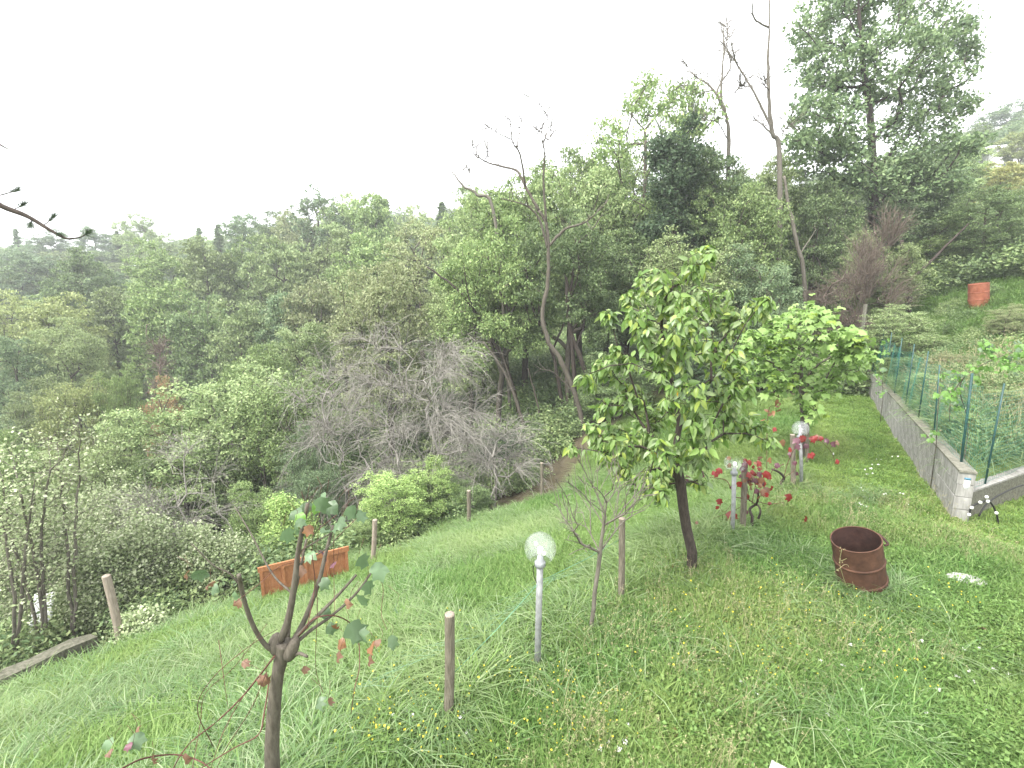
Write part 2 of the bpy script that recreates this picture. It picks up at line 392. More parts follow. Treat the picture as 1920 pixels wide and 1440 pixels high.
# ---- grass tufts
def blades(n, rad, L, wd, lean, droop, R, yellow=0):
    az = R.uniform(0, 2 * pi, n); r = rad * np.sqrt(R.uniform(0, 1, n)); a2 = R.uniform(0, 2 * pi, n)
    base = np.stack([r * np.cos(a2), r * np.sin(a2), np.zeros(n)], 1)
    Ln = R.uniform(*L, n); le = R.uniform(*lean, n); dr = R.uniform(*droop, n); ww = R.uniform(*wd, n)
    dirv = np.stack([np.cos(az), np.sin(az), 0 * az], 1); side = np.stack([-np.sin(az), np.cos(az), 0 * az], 1)
    V = []
    for t, wf in ((0, .8), (.4, 1.), (.72, .75), (1., .08)):
        hx = Ln * (le * t + dr * t * t); hz = Ln * (t * (1 - .3 * le) - dr * .75 * t * t * t)
        c = base + dirv * hx[:, None]; c[:, 2] += hz - .01
        V += [c - side * (ww * wf / 2)[:, None], c + side * (ww * wf / 2)[:, None]]
    V = np.stack(V, 1).reshape(-1, 3); b = np.arange(n)[:, None] * 8
    F = np.concatenate([b + np.array([[0, 1, 3, 2]]), b + np.array([[2, 3, 5, 4]]), b + np.array([[4, 5, 7, 6]])])
    return V, F
def herb(n, rad, h, sz, R, cup=.3):
    r = rad * np.sqrt(R.uniform(0, 1, n)); a = R.uniform(0, 2 * pi, n); C = np.stack([r * np.cos(a), r * np.sin(a), R.uniform(*h, n)], 1)
    return leaves(C, 1, 0, sz, R, up=1.4, aspect=.8)
GR = np.random.default_rng(5)
M['grass'] = leafmat('grass_blades', [(.06, .15, .03), (.10, .21, .045), (.15, .26, .07), (.22, .32, .11)], trans=.35, spec=.25, rough=.5, inst=(.27, .34, .10), gain=1.0)
M['grasslong'] = leafmat('grass_long', [(.07, .155, .045), (.12, .22, .075), (.19, .285, .12), (.31, .38, .22)], trans=.35, spec=.35, rough=.45, inst=(.30, .38, .15), gain=1.0)
M['lawn'] = leafmat('lawn_blades', [(.12, .22, .04), (.17, .28, .06), (.22, .33, .08), (.28, .38, .11)], trans=.35, spec=.25, rough=.5, inst=(.33, .40, .12), gain=1.0)
M['straw'] = leafmat('dry_stems', [(.34, .31, .17), (.26, .27, .12), (.42, .36, .22)], trans=.2, inst=(.38, .32, .2), gain=1)
M['herb'] = leafmat('clover_leaves', [(.07, .155, .035), (.12, .22, .055), (.17, .28, .08)], trans=.25, inst=(.25, .28, .09), gain=1)
M['petal_y'] = plain('yellow_petals', (.75, .62, .05)); M['petal_w'] = plain('white_petals', (.8, .8, .76))
def gm(n, parts, mats_):
    mb = [(v, f) for v, f in parts]; V = np.concatenate([p[0] for p in mb]); off = 0; Fs = []; mi = []
    for k, (v, f) in enumerate(mb): Fs.append(f + off); off += len(v); mi += [k] * len(f)
    me = npmesh(n, V, np.concatenate(Fs), False, mi)
    for m_ in mats_: me.materials.append(m_)
    return me
protoG = []
for k in range(3): protoG.append(gm('long_tuft', [blades(44, .13, (.2, .55), (.006, .015), (.15, .9), (.4, 1.3), GR)], [M['grasslong']]))          # 0-2
for k in range(4): protoG.append(gm('meadow_tuft', [blades(75, .14, (.08, .22), (.004, .008), (.1, .7), (.1, .7), GR), herb(26, .14, (.02, .10), .028, GR)], [M['grass'], M['herb']]))   # 3-6
for k in range(3): protoG.append(gm('lawn_tuft', [blades(90, .15, (.035, .09), (.004, .007), (.1, .8), (.1, .6), GR), herb(30, .15, (.01, .045), .022, GR)], [M['lawn'], M['herb']]))      # 7-9
for k in range(2): protoG.append(gm('clover_patch', [blades(16, .14, (.08, .2), (.004, .006), (.1, .6), (.1, .6), GR), herb(110, .15, (.02, .11), .032, GR)], [M['grass'], M['herb']]))         # 10-11
def seedstems(n, R, hh=(.25, .5)):
    a = blades(n, .12, hh, (.002, .0035), (.05, .35), (.05, .3), R)
    tips = a[0].reshape(-1, 8, 3)[:, 6]; b = leaves(np.repeat(tips, 3, 0), 1, .012, .022, R, aspect=.35)
    return a, b
for k in range(2): a_, b_ = seedstems(9, GR); protoG.append(gm('seed_stems', [a_, b_], [M['straw'], M['straw']]))                                 # 12-13
def flowers(n, R, hh, sz, rad=.2):
    a = blades(n, rad, hh, (.002, .003), (.05, .3), (.0, .2), R); tips = a[0].reshape(-1, 8, 3)[:, 6]
    b = leaves(np.repeat(tips, 4, 0), 1, sz * .25, sz, R, up=1.2, aspect=.9); return a, b
a_, b_ = flowers(4, GR, (.12, .26), .011); protoG.append(gm('yellow_flowers', [a_, b_], [M['grass'], M['petal_y']]))        # 14
a_, b_ = flowers(2, GR, (.1, .2), .022, .08); protoG.append(gm('white_flowers', [a_, b_], [M['grass'], M['petal_w']]))        # 15

def pts(n, x0, x1, y0, y1, R): return np.stack([R.uniform(x0, x1, n), R.uniform(y0, y1, n)], 1)
def noise2(x, y, f, ph=0):
    return .5 + .25 * np.sin(x * f + ph + 1.7 * np.sin(y * f * .7 + ph)) + .25 * np.sin(y * f * 1.3 + 2 * ph + 1.3 * np.cos(x * f * .9))
def infront(p, m=1.06):
    """keep what the lens could see, with a margin"""
    z = H(p[:, 0], p[:, 1]) - CAMZ; f = p[:, 1] * cos(PITCH) - z * sin(PITCH); u = p[:, 1] * sin(PITCH) + z * cos(PITCH)
    return (f > .3) & (np.abs(p[:, 0]) < f * 1.0667 * m + .8) & (u > -f * .8 * m - .6)
PG = []; KG = []; SG = []; TG = []
def addg(p, kinds, smin, smax, tint, zs=None):
    n = len(p)
    if not n: return
    PG.append(np.column_stack([p, H(p[:, 0], p[:, 1])])); KG.append(GR.choice(kinds, n)); s = GR.uniform(smin, smax, (n, 1)) * np.ones((1, 3))
    if zs is not None: s[:, 2] *= zs
    SG.append(s); TG.append(np.clip(tint, 0, 1) * np.ones(n))
p = pts(26000, -9, 15, 1.2, 21, GR); p = p[infront(p)]
d, dr, s_ = dleft(p[:, 0], p[:, 1]), dright(p[:, 0], p[:, 1]), sleft(p[:, 0], p[:, 1]); al = (p[:, 0] - W0[0]) * WD[0] + (p[:, 1] - W0[1]) * WD[1]
path = sst(6, 8.5, s_) * (d < .3)           # mown strip along the wall
near = d < .1
q1 = noise2(p[:, 0], p[:, 1], 1.4); q2 = noise2(p[:, 0], p[:, 1], 3.1, 2)
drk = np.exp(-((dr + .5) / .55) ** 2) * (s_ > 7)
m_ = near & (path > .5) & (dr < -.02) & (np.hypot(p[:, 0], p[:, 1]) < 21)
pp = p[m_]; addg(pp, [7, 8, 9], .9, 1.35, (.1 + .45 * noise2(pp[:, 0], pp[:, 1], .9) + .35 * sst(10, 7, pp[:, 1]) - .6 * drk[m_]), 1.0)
p = pts(30000, -3, 12, 1.2, 12.5, GR); p = p[infront(p)]
d, dr, s_ = dleft(p[:, 0], p[:, 1]), dright(p[:, 0], p[:, 1]), sleft(p[:, 0], p[:, 1])
path = sst(6, 8.5, s_)
m_ = (d < .25) & (path < .6) & (dr < -.02); p = p[m_]; dr = dr[m_]
q1 = noise2(p[:, 0], p[:, 1], 1.4); q2 = noise2(p[:, 0], p[:, 1], 2.7, 2); u = GR.uniform(0, 1, len(p))
keep = u < .55 + .45 * sst(.18, .5, noise2(p[:, 0], p[:, 1], 2.2, 7)); p = p[keep]; q1 = q1[keep]; q2 = q2[keep]; u = u[keep]
cl = (q2 > .66) & (u < .28)
hz = .75 + .5 * q1
addg(p[~cl], [3, 4, 5, 6], .8, 1.3, (.02 + .75 * q1 * q2)[~cl], hz[~cl]); addg(p[cl], [10, 11], .9, 1.2, .1)
pl = pts(900, -2, 11, 1.4, 8, GR); pl = pl[(dleft(pl[:, 0], pl[:, 1]) < .2) & (dright(pl[:, 0], pl[:, 1]) < -.05)]; pl = pl[noise2(pl[:, 0], pl[:, 1], 1.1, 4) > .5]
addg(pl, [0, 1, 2], .5, .85, .15); 
ps = pts(2600, 0, 11, 1.4, 9, GR); ps = ps[(dleft(ps[:, 0], ps[:, 1]) < .2) & (dright(ps[:, 0], ps[:, 1]) < -.05)]; ps = ps[(noise2(ps[:, 0], ps[:, 1], 1.2, 1) > .52)]
addg(ps, [12, 13], .5, .95, .3)
# slope: long arching grass
p = pts(36000, -12, 9, 1.5, 17, GR); p = p[infront(p)]; d = dleft(p[:, 0], p[:, 1]); s_ = sleft(p[:, 0], p[:, 1])
m_ = (d > .1) & (d < 6.75 + .25 * np.sin(p[:, 0] * 3) - .85 * sst(4.5, 6.5, s_) * (1 - sst(12, 14, s_))) & (s_ < 20); p = p[m_]; d = d[m_]; s_ = s_[m_]; q = noise2(p[:, 0], p[:, 1], 1.2, 3); u = GR.uniform(0, 1, len(p))
lo = (q + .25 * (s_ < 1) > .42) & (s_ < 9); k_ = u < .62
addg(p[lo & k_], [0, 1, 2], .42, .88, (.05 + .65 * q ** 2)[lo & k_]); a_ = ~lo | (u < .35)
addg(p[a_], [3, 4, 5, 6], .9, 1.6, (.0 + .5 * noise2(p[:, 0], p[:, 1], .8, 5))[a_])
# taller tufts round the feet of posts, lamps, trees and the drum
fp = []
for fx, fy, n_ in [(1622, 1100, 26), (1580, 1100, 12), (1665, 1098, 12), (1007, 1262, 10), (841, 1352, 10), (1108, 1196, 9), (1164, 1135, 8), (1374, 1006, 7), (1392, 998, 7), (1487, 918, 6), (1505, 912, 6), (1298, 1085, 8), (700, 1062, 8), (560, 1120, 26), (620, 1100, 22), (500, 1140, 14)]:
    c_ = hit(fx, fy)[:2]; fp.append(c_ + GR.normal(0, .13 if fx != 560 else .3, (n_, 2)) + [0, -.08])
fp = np.concatenate(fp); addg(fp, [0, 1, 2], .4, .75, .1)
# hillside beyond the fence
p = pts(15000, 7, 34, 7, 34, GR); p = p[infront(p)]; dr = dright(p[:, 0], p[:, 1]); al = (p[:, 0] - W0[0]) * WD[0] + (p[:, 1] - W0[1]) * WD[1]
m_ = (dr > .25) & (dr < 17) & (np.hypot(p[:, 0], p[:, 1]) < 31); p = p[m_]; dr = dr[m_]
u = GR.uniform(0, 1, len(p)); wild = (dr < 2.6 + .5 * np.sin(p[:, 1])) & (p[:, 1] < 14)
addg(p[wild & (u < .8)], [0, 1, 2], .9, 1.4, .2); addg(p[wild & (u < .35)], [12, 13], 1.2, 2.0, .6); addg(p[~wild], [3, 4, 5, 6], 1.3, 2.2, .12)
# flowers
def flp(n, px0, px1, py0, py1):
    o_ = []
    for _ in range(n):
        h = hit(GR.uniform(px0, px1), GR.uniform(py0, py1)); o_.append(h[:2])
    return np.array(o_)
yf = np.concatenate([flp(75, 640, 1180, 1270, 1440), flp(26, 560, 900, 1150, 1300), flp(45, 1380, 1800, 1090, 1300), flp(14, 1200, 1500, 1120, 1300)])
wf = np.concatenate([flp(12, 740, 900, 1330, 1440), flp(8, 1100, 1260, 1330, 1420), flp(16, 1380, 1680, 1160, 1400), flp(14, 1560, 1720, 860, 960), flp(10, 1700, 1880, 1200, 1400)])
addg(yf, [14], .8, 1.3, 0); addg(wf, [15], .7, 1.3, 0)
PG, KG, SG, TG = map(np.concatenate, (PG, KG, SG, TG)); nG = len(PG)
scatter('meadow_grass', protoG, PG, np.column_stack([GR.normal(0, .12, nG), GR.normal(0, .12, nG), GR.uniform(0, 6.28, nG)]), SG, KG, TG, 'green meadow grass with clover, dry stems and small yellow and white flowers', 'grass')
print('tufts', nG)

# ------------------------------------------------------------------ tree prototypes (10 m tall, crown half-width about 3.3 m)
def proto(kind, seed, nleaf, ls):
    R = np.random.default_rng(seed); lean = R.normal(0, .3, 2); nt_ = 520; lo = .3
    if kind == 'round': T_ = lobes((0, 0, 5.5), (3.1, 3.1, 4.5), 19, nt_, R, lob=.36, low=-.8); tr = [(0, 0, -.5), (lean[0] * .5, lean[1] * .5, 3), (lean[0], lean[1], 6.5)]
    if kind == 'spread': T_ = lobes((0, 0, 6.0), (3.4, 3.4, 3.8), 17, nt_, R, lob=.33, low=-.7); tr = [(0, 0, -.5), (lean[0] * .5, lean[1] * .5, 2.6), (lean[0] * 2, lean[1] * 2, 5.6)]
    if kind == 'tall': T_ = lobes((0, 0, 5.3), (2.4, 2.4, 4.8), 20, nt_, R, lob=.33, low=-.9); tr = [(0, 0, -.5), (lean[0], lean[1], 4), (lean[0], lean[1], 8)]
    if kind == 'sparse': T_ = lobes((0, 0, 6.4), (3.1, 3.1, 3.7), 18, 300, R, lob=.34); tr = [(0, 0, -.5), (lean[0] * .5, lean[1], 3.4), (lean[0], lean[1], 7.5)]; nleaf = int(nleaf * .4)
    if kind == 'bush': T_ = lobes((0, 0, 4.0), (3.3, 3.3, 5.6), 22, 620, R, lob=.34, low=-.6); tr = [(0, 0, -.5), (lean[0], lean[1], 2.5), (lean[0], lean[1], 5)]
    if kind == 'cedar':
        T_ = []
        for z in np.linspace(1.2, 9.95, 30):
            rr = (3.6 * (1 - z / 10.1) ** 1.0 + .05) * R.uniform(.55, 1.15)
            for k in range(6):
                a = R.uniform(0, 6.28); f = R.uniform(.2, 1, 3)[:, None] * R.uniform(.6, 1.15)
                T_.append(np.array([cos(a), sin(a), 0]) * rr * f + np.array([0, 0, z]) + R.normal(0, .07, (3, 3)) - np.array([0, 0, .25]) * f)
        T_ = np.concatenate(T_); tr = [(0, 0, -.5), (0, 0, 5), (0, 0, 9.9)]
    T_[:, 2] = np.clip(T_[:, 2], .25, 99)
    sk_ = grow(tr, T_, step=.7, wt=.3, rtip=.016, rmax=.17, jit=.08, seed=seed, minattach=.22 if kind not in ('bush', 'cedar') else .05)
    tm = skin(sk_, MB(), ((.07, 7), (.03, 4), (0, 3))).mesh(kind + '_trunk')
    per = max(1, nleaf // len(T_)); lm = MB(); leaves(T_, per, .08 if kind == 'cedar' else .21, ls, R, mb=lm, up=1.3, flat=.42, aspect=.62)
    return tm, lm.mesh(kind + '_crown', False)
PR = {}
for k in ('round', 'spread', 'tall', 'sparse', 'bush', 'cedar'):
    PR[k] = [proto(k, 100 + hash_ * 7 + len(k), 16000, .215) for hash_ in range(2 if k != 'cedar' else 1)]
PF = {k: [proto(k, 300 + j * 5 + len(k), 32000, .135) for j in range(2 if k in ('round', 'bush') else 1)] for k in ('round', 'spread', 'sparse', 'bush', 'tall')}
ntree = [0]; TOPZ = {}
def wood(px, top, hw, fwd, kind, tint, label, cat='tree', name=None, group=None, bark='bark', base=None, trunk_name='trunk'):
    ntree[0] += 1; R = np.random.default_rng(900 + ntree[0])
    c = at(px, top, fwd); g = float(H(c[0], fwd)); hgt = c[2] - g; fine = fwd < 33
    src = (PF if fine else PR).get(kind) or PR[kind]; tm, cm = src[ntree[0] % len(src)]
    half = {'round': 3.3, 'spread': 3.6, 'tall': 2.6, 'sparse': 3.3, 'bush': 3.4, 'cedar': 3.0}[kind]
    depth = fwd * cos(PITCH) - (c[2] - CAMZ) * sin(PITCH)
    sx = hw / FPX * depth / half / (1 + .25 * (abs(px - 960) / 960) ** 2)
    r = empty(name or ('bush' if kind == 'bush' else 'broadleaf_tree'), (c[0], fwd, g - .1), R.uniform(0, 6.28)); sz = hgt / max(9.0, max(v.co.z for v in cm.vertices) - .1) if cm.name not in TOPZ else hgt / TOPZ[cm.name]; TOPZ[cm.name] = hgt / sz; sx = max(sx * 1.12, sz * (1.15 if kind == 'cedar' else .62 if kind == 'tall' else .72)) if cat == 'tree' else sx * 1.05; r.scale = (sx, sx, sz)
    for nm, me, mt in (('trunk', tm, M[bark]), ('crown', cm, M[tint])):
        if not me.materials: me.materials.append(mt)
        o = bpy.data.objects.new(nm, me); COL.objects.link(o); o.parent = r
        o.material_slots[0].link = 'OBJECT'; o.material_slots[0].material = mt
    return prop(r, label, cat, group)

# ------------------------------------------------------------------ the wood: (px, top, half-width, distance, kind, leaf colour, label)
GH = 'trees on the hillside across the valley'
GS = 'trees along the edge of the wood'
for t in [
    # skyline and far rows on the left
    (28, 428, 40, 95, 'cedar', 'blue', 'hazy blue-green conifer behind the larch twig at the far left skyline'),
    (95, 426, 38, 95, 'round', 'blue', 'hazy bluish rounded tree just right of the leftmost conifer'),
    (175, 424, 34, 100, 'tall', 'blue', 'hazy grey-green tree right of the larch twig tip on the skyline'),
    (218, 432, 22, 92, 'cedar', 'deep', 'small dark conifer on the skyline left of a pale rounded tree'),
    (252, 400, 26, 90, 'spread', 'pale', 'pale rounded tree standing above the left skyline between conifers'),
    (300, 434, 34, 85, 'round', 'pale', 'pale green low tree at the dip of the left skyline'),
    (372, 426, 22, 84, 'cedar', 'blue', 'slim hazy conifer on the skyline, first right of the dip'),
    (408, 420, 22, 80, 'cedar', 'deep', 'darker conifer on the skyline, second right of the dip'),
    (455, 396, 38, 74, 'round', 'blue', 'green rounded tree rising behind the two skyline conifers'),
    (520, 390, 34, 70, 'round', 'deep', 'dense tree on the skyline left of the tall airy one'),
    (602, 348, 30, 62, 'sparse', 'blue', 'airy lone tree standing out above the skyline left of centre'),
    (560, 390, 34, 66, 'spread', 'brown', 'brownish tree below the airy skyline tree'),
    (650, 364, 40, 62, 'round', 'pale', 'yellow-green rounded tree right of the airy skyline tree'),
    (700, 358, 44, 56, 'tall', 'green', 'tall soft green tree on the skyline in front of a dark cedar'),
    (722, 372, 26, 72, 'cedar', 'deep', 'dark cedar top behind the tall soft green tree'),
    (775, 378, 42, 62, 'round', 'olive', 'olive tree on the skyline between the two dark cedars'),
    (828, 378, 30, 72, 'cedar', 'deep', 'dark cedar top behind the grey twigs right of the olive tree'),
    (890, 342, 50, 50, 'round', 'green', 'green tree on the skyline left of the tall dead trunk'),
    # second row
    (55, 470, 62, 66, 'round', 'blue', 'blue-green broad tree in the second row at the left edge'),
    (142, 462, 62, 50, 'spread', 'deep', 'dark green tree with a visible leaning trunk near the left edge'),
    (205, 505, 48, 56, 'round', 'blue', 'dark bluish tree in the gap right of the dark leaning tree'),
    (290, 445, 66, 50, 'round', 'green', 'large soft green rounded tree in the middle of the left slope'),
    (385, 440, 52, 48, 'tall', 'olive', 'olive-brown tree right of the large soft green one'),
    (450, 440, 50, 50, 'round', 'green', 'green tree between the olive-brown tree and the yellow-topped one'),
    (525, 436, 58, 46, 'round', 'pale', 'yellowish topped tree with dark branches on the left slope'),
    (615, 430, 52, 46, 'spread', 'olive', 'olive tree below the airy skyline tree, second row'),
    (690, 430, 56, 42, 'round', 'green', 'broad green tree under the tall soft green skyline tree'),
    # third row
    (18, 540, 55, 42, 'round', 'yellow', 'yellow-green rounded tree at the left edge of the photo'),
    (105, 545, 48, 36, 'spread', 'yellow', 'yellowish tree with a forked dark trunk on the left'),
    (205, 535, 58, 40, 'tall', 'olive', 'tall yellowish olive tree in front of the large soft green one'),
    (300, 520, 55, 38, 'round', 'green', 'green tree directly above the dead bush on the left slope'),
    (375, 545, 52, 36, 'bush', 'deep', 'dark green dense tree right of the dead bush on the left slope'),
    (450, 560, 58, 34, 'round', 'pale', 'pale feathery tree in the middle of the left slope'),
    (525, 545, 36, 34, 'tall', 'blue', 'narrow grey-green tree beside the pale feathery one'),
    (590, 520, 56, 34, 'round', 'brown', 'brown-tinged tree above the grey bare thicket'),
    (640, 500, 50, 38, 'round', 'green', 'green tree behind the brown-tinged one'),
    # fourth row
    (15, 625, 60, 29, 'round', 'blue', 'blue-green tree in front at the left edge below the yellow-green one'),
    (118, 592, 48, 31, 'spread', 'olive', 'golden olive rounded tree low on the left'),
    (60, 690, 70, 24, 'bush', 'olive', 'olive bushy mass low at the left edge'),
    (130, 690, 66, 21, 'bush', 'yellow', 'dull yellow-brown bush left of the climber-covered one'),
    (560, 600, 60, 26, 'round', 'pale', 'pale green tree left above the grey bare thicket'),
    (480, 640, 66, 22, 'spread', 'green', 'feathery green tree in the upper part of the slanting thicket'),
    # middle: behind and around the dead trunk
    (790, 395, 90, 30, 'sparse', 'brown', 'brownish thin-leaved tree with spreading branches left of centre'),
    (720, 480, 95, 24, 'round', 'brown', 'brown-green rounded tree behind the bare thicket'),
    (880, 470, 80, 24, 'round', 'olive', 'olive tree behind the bare thicket, right of the brown-green one'),
    (985, 320, 110, 25, 'round', 'green', 'big fresh green tree behind the tall dead trunk'),
    (930, 400, 80, 21, 'spread', 'green', 'green maple crown hanging left of the dead trunk'),
    (1070, 380, 80, 20, 'spread', 'deep', 'dark green maple crown hanging right of the dead trunk'),
    (1075, 250, 60, 27, 'sparse', 'green', 'airy tree top right of the dead trunk against the sky'),
    (1150, 270, 90, 27, 'round', 'pale', 'yellow-green tree right of the dead trunk'),
    (1230, 110, 100, 25, 'sparse', 'green', 'tall airy tree with thin leaves left of the bare locusts'),
    (1180, 420, 90, 22, 'round', 'deep', 'dense dark tree behind the big-leaved fruit tree'),
    (1330, 280, 80, 23, 'round', 'oak', 'grey-green tree in front of the left bare locust'),
    (1400, 330, 90, 21, 'round', 'green', 'green tree below the right bare locust'),
    (1475, 320, 70, 26, 'spread', 'green', 'green tree left under the big oak'),
    (1290, 290, 80, 26, 'round', 'green', 'mid green tree filling the gap under the left bare locust'),
    (1420, 300, 80, 25, 'round', 'olive', 'olive green tree filling the gap between the two bare locusts'),
    (1100, 300, 80, 24, 'round', 'pale', 'light green tree just right of the tall dead trunk'),
    (905, 345, 80, 27, 'round', 'pale', 'light green tree left behind the dead trunk'),
    (1300, 420, 110, 19, 'bush', 'olive', 'olive shrubby tree above the big-leaved fruit tree'),
    (1430, 440, 80, 18, 'bush', 'blue', 'blue-green shrubby tree behind the fig tree'),
    (1545, 330, 90, 24, 'round', 'deep', 'dark tree under the left side of the oak'),
    (1700, 300, 100, 25, 'round', 'oak', 'dark leafy tree under the right side of the oak'),
    (1770, 250, 60, 32, 'sparse', 'oak', 'thin-topped tree right of the oak against the sky'),
    (1770, 370, 90, 24, 'bush', 'green', 'green tree behind the red barrel on the slope'),
    (1870, 340, 80, 22, 'round', 'deep', 'dark green tree at the right edge above the red barrel'),
    (1660, 420, 80, 21, 'bush', 'olive', 'olive undergrowth tree behind the red-brown bare bush'),
    (1820, 280, 60, 40, 'round', 'pale', 'yellow-green tree right of the oak on the right hill'),
    (1890, 300, 50, 38, 'round', 'gold', 'golden-leaved tree at the right edge below the white house'),
    (1895, 185, 60, 95, 'round', 'blue', 'hazy blue-green tree on the hilltop at the right edge'),
    (1835, 235, 50, 85, 'round', 'green', 'hazy tree on the right hill left of the white house'),
    (1920, 240, 45, 62, 'spread', 'yellow', 'yellow-green tree above the white house at the right edge'),
    (1760, 290, 60, 60, 'round', 'pale', 'pale tree on the right hill seen beside the oak'),
]:
    wood(*t, group=GH if t[3] > 33 else GS)
# low bushes
for t in [
    (215, 660, 48, 21, 'bush', 'green', 'bright green climber-covered bush in the valley on the left'),
    (300, 690, 45, 19.5, 'bush', 'rust', 'bush with rusty red leaves above the slanting thicket'),
    (430, 665, 150, 18, 'bush', 'pale', 'feathery green sumac thicket slanting up the left slope'),
    (300, 745, 140, 16, 'bush', 'pale', 'lower left part of the feathery sumac thicket'),
    (530, 670, 110, 17, 'bush', 'green', 'darker sumac thicket beside the grey bare bush'),
    (570, 780, 60, 15, 'bush', 'blue', 'blue-green sumac bush at the left foot of the bare thicket'),
    (150, 800, 100, 14, 'bush', 'olive', 'olive bush behind the thin saplings on the left'),
    (20, 790, 70, 15, 'bush', 'green', 'green bush at the left edge behind the saplings'),
    (590, 855, 55, 13.4, 'bush', 'blue', 'fern-leaved blue-green bush behind the orange boards'),
    (480, 890, 70, 12.8, 'bush', 'green', 'green bush left behind the orange boards'),
    (735, 868, 76, 11.6, 'bush', 'bright', 'bright green bush behind the short post, left of the tall one'),
    (805, 850, 58, 12.3, 'bush', 'bright', 'tallest bright green bush in front of the bare thicket'),
    (860, 892, 60, 12.6, 'bush', 'deep', 'dark green bush behind the post at the lawn edge'),
    (680, 960, 45, 10.6, 'bush', 'green', 'small dark bush at the right end of the orange boards'),
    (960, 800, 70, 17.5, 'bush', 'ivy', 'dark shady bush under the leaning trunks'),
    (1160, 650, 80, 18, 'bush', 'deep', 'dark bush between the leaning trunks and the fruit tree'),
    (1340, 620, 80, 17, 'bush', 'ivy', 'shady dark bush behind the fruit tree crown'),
    (1480, 560, 80, 21, 'bush', 'olive', 'low olive bush behind the fig tree at the end of the strip'),
    (1560, 560, 60, 22, 'bush', 'deep', 'dark low bush left of the far end of the fence'),
    (1690, 560, 75, 16.5, 'bush', 'pale', 'loose pale green shrub just behind the far part of the fence'),
    (1640, 540, 50, 20, 'bush', 'green', 'green shrub beyond the end of the fence'),
    (1900, 560, 45, 15, 'bush', 'brown', 'brownish dry bush on the slope at the right edge'),
    (1690, 660, 40, 14.5, 'bush', 'green', 'leafy green shrub against the fence just right of the small climbing vine'),
    (1745, 690, 45, 12.2, 'bush', 'pale', 'light green shrub behind the third and fourth fence posts'),
    (1790, 655, 45, 14.0, 'bush', 'brown', 'dry straw coloured bush above the middle of the fence'),
    (1800, 760, 45, 9.2, 'bush', 'green', 'dark green shrub behind the leaning corner fence post'),
    (1905, 720, 60, 10.0, 'bush', 'olive', 'tangled olive shrub behind the fence at the right edge'),
    (1880, 830, 60, 8.6, 'bush', 'deep', 'low dark green shrub behind the low wall at the right edge'),
    (1850, 780, 55, 9.6, 'bush', 'olive', 'wild olive bush behind the near fence posts'),
    (1745, 770, 40, 10.8, 'bush', 'deep', 'low dark bush behind the fence, middle part'),
]:
    wood(*t, cat='bush', name='bush')

# undergrowth and far wood as masses
UR = np.random.default_rng(77)
def smallbush(seed, n=900, ls=.11):
    R = np.random.default_rng(seed); T_ = lobes((0, 0, .55), (.8, .8, .6), 9, 60, R, lob=.5); T_[:, 2] = np.abs(T_[:, 2])
    V_, F_ = leaves(T_, n // len(T_), .13, ls, R); me = npmesh('thicket', V_, F_, False); return me
ub = []
for k, mt in enumerate(['under', 'deep', 'under', 'olive', 'green']):
    me = smallbush(40 + k); me.materials.append(M[mt]); ub.append(me)
p = pts(13000, -60, 60, 5, 62, UR); p = p[infront(p, 1.15)]; R_ = np.hypot(p[:, 0], p[:, 1]); d = dleft(p[:, 0], p[:, 1]); dr = dright(p[:, 0], p[:, 1]); s_ = sleft(p[:, 0], p[:, 1])
ok = ((d > 7.3) | ((R_ > 21) & (dr < 0) & (d > -40)) | ((dr > 0) & (R_ > 29))) & ~((dr > 0) & (R_ < 29)) & (UR.uniform(0, 1, len(p)) < .25 + .75 * (R_ < 35))
p = p[ok]; R_ = R_[ok]; n = len(p); sc = UR.uniform(.7, 1.3, n) * np.interp(R_, [8, 20, 60], [.8, 1.1, 2])
e_ = pts(1500, 7, 22, 7, 20, UR); de = dright(e_[:, 0], e_[:, 1]); e_ = e_[(de > .55) & (de < 3.6 + np.sin(e_[:, 1])) & (UR.uniform(0, 1, len(e_)) < .5 * noise2(e_[:, 0], e_[:, 1], 1.1, 2) + .12)]
p = np.concatenate([p, e_]); sc = np.concatenate([sc, UR.uniform(.28, .62, len(e_))]); n = len(p)
scatter('undergrowth', ub, np.column_stack([p, H(p[:, 0], p[:, 1]) - .1]), np.column_stack([0 * sc, 0 * sc, UR.uniform(0, 6.28, n)]), np.column_stack([sc, sc, sc * .8]), UR.integers(0, 5, n), 0 * sc, 'dense green brambles and undergrowth covering the floor of the wood', 'undergrowth')
print('under', n)
fw = []
for k, mt in (('round', 'blue'), ('round', 'green'), ('spread', 'olive'), ('tall', 'green'), ('cedar', 'deep'), ('round', 'pale'), ('spread', 'deep'), ('bush', 'green')):
    tm, cm = PR[k][0]; me = cm.copy(); me.name = 'far_' + k; me.materials.clear(); me.materials.append(M[mt]); fw.append(me)
p = pts(2600, -230, 230, 40, 230, UR); R_ = np.hypot(p[:, 0], p[:, 1]); a = np.arctan2(p[:, 0], p[:, 1])
ok = (R_ > 52) & (R_ < 200) & (np.abs(a) < .93) & (UR.uniform(0, 1, len(p)) < np.interp(R_, [50, 90, 200], [1, .8, .45])) & ~((a > .66) & (R_ < 100)); p = p[ok]; R_ = R_[ok]; n = len(p)
sc = UR.uniform(.5, .95, n); scatter('distant_wood', fw, np.column_stack([p, H(p[:, 0], p[:, 1]) - .6]), np.column_stack([0 * sc, 0 * sc, UR.uniform(0, 6.28, n)]), np.column_stack([sc * 1.3, sc * 1.3, sc]), UR.choice(8, n, p=[.2, .2, .12, .1, .05, .15, .08, .1]), 0 * sc, 'hazy wooded hillsides on the far side of the valley', 'wood')
print('far', n)

# air
hz = MB().box((0, 230, 25), (1000, 640, 130)).mesh('haze', False)
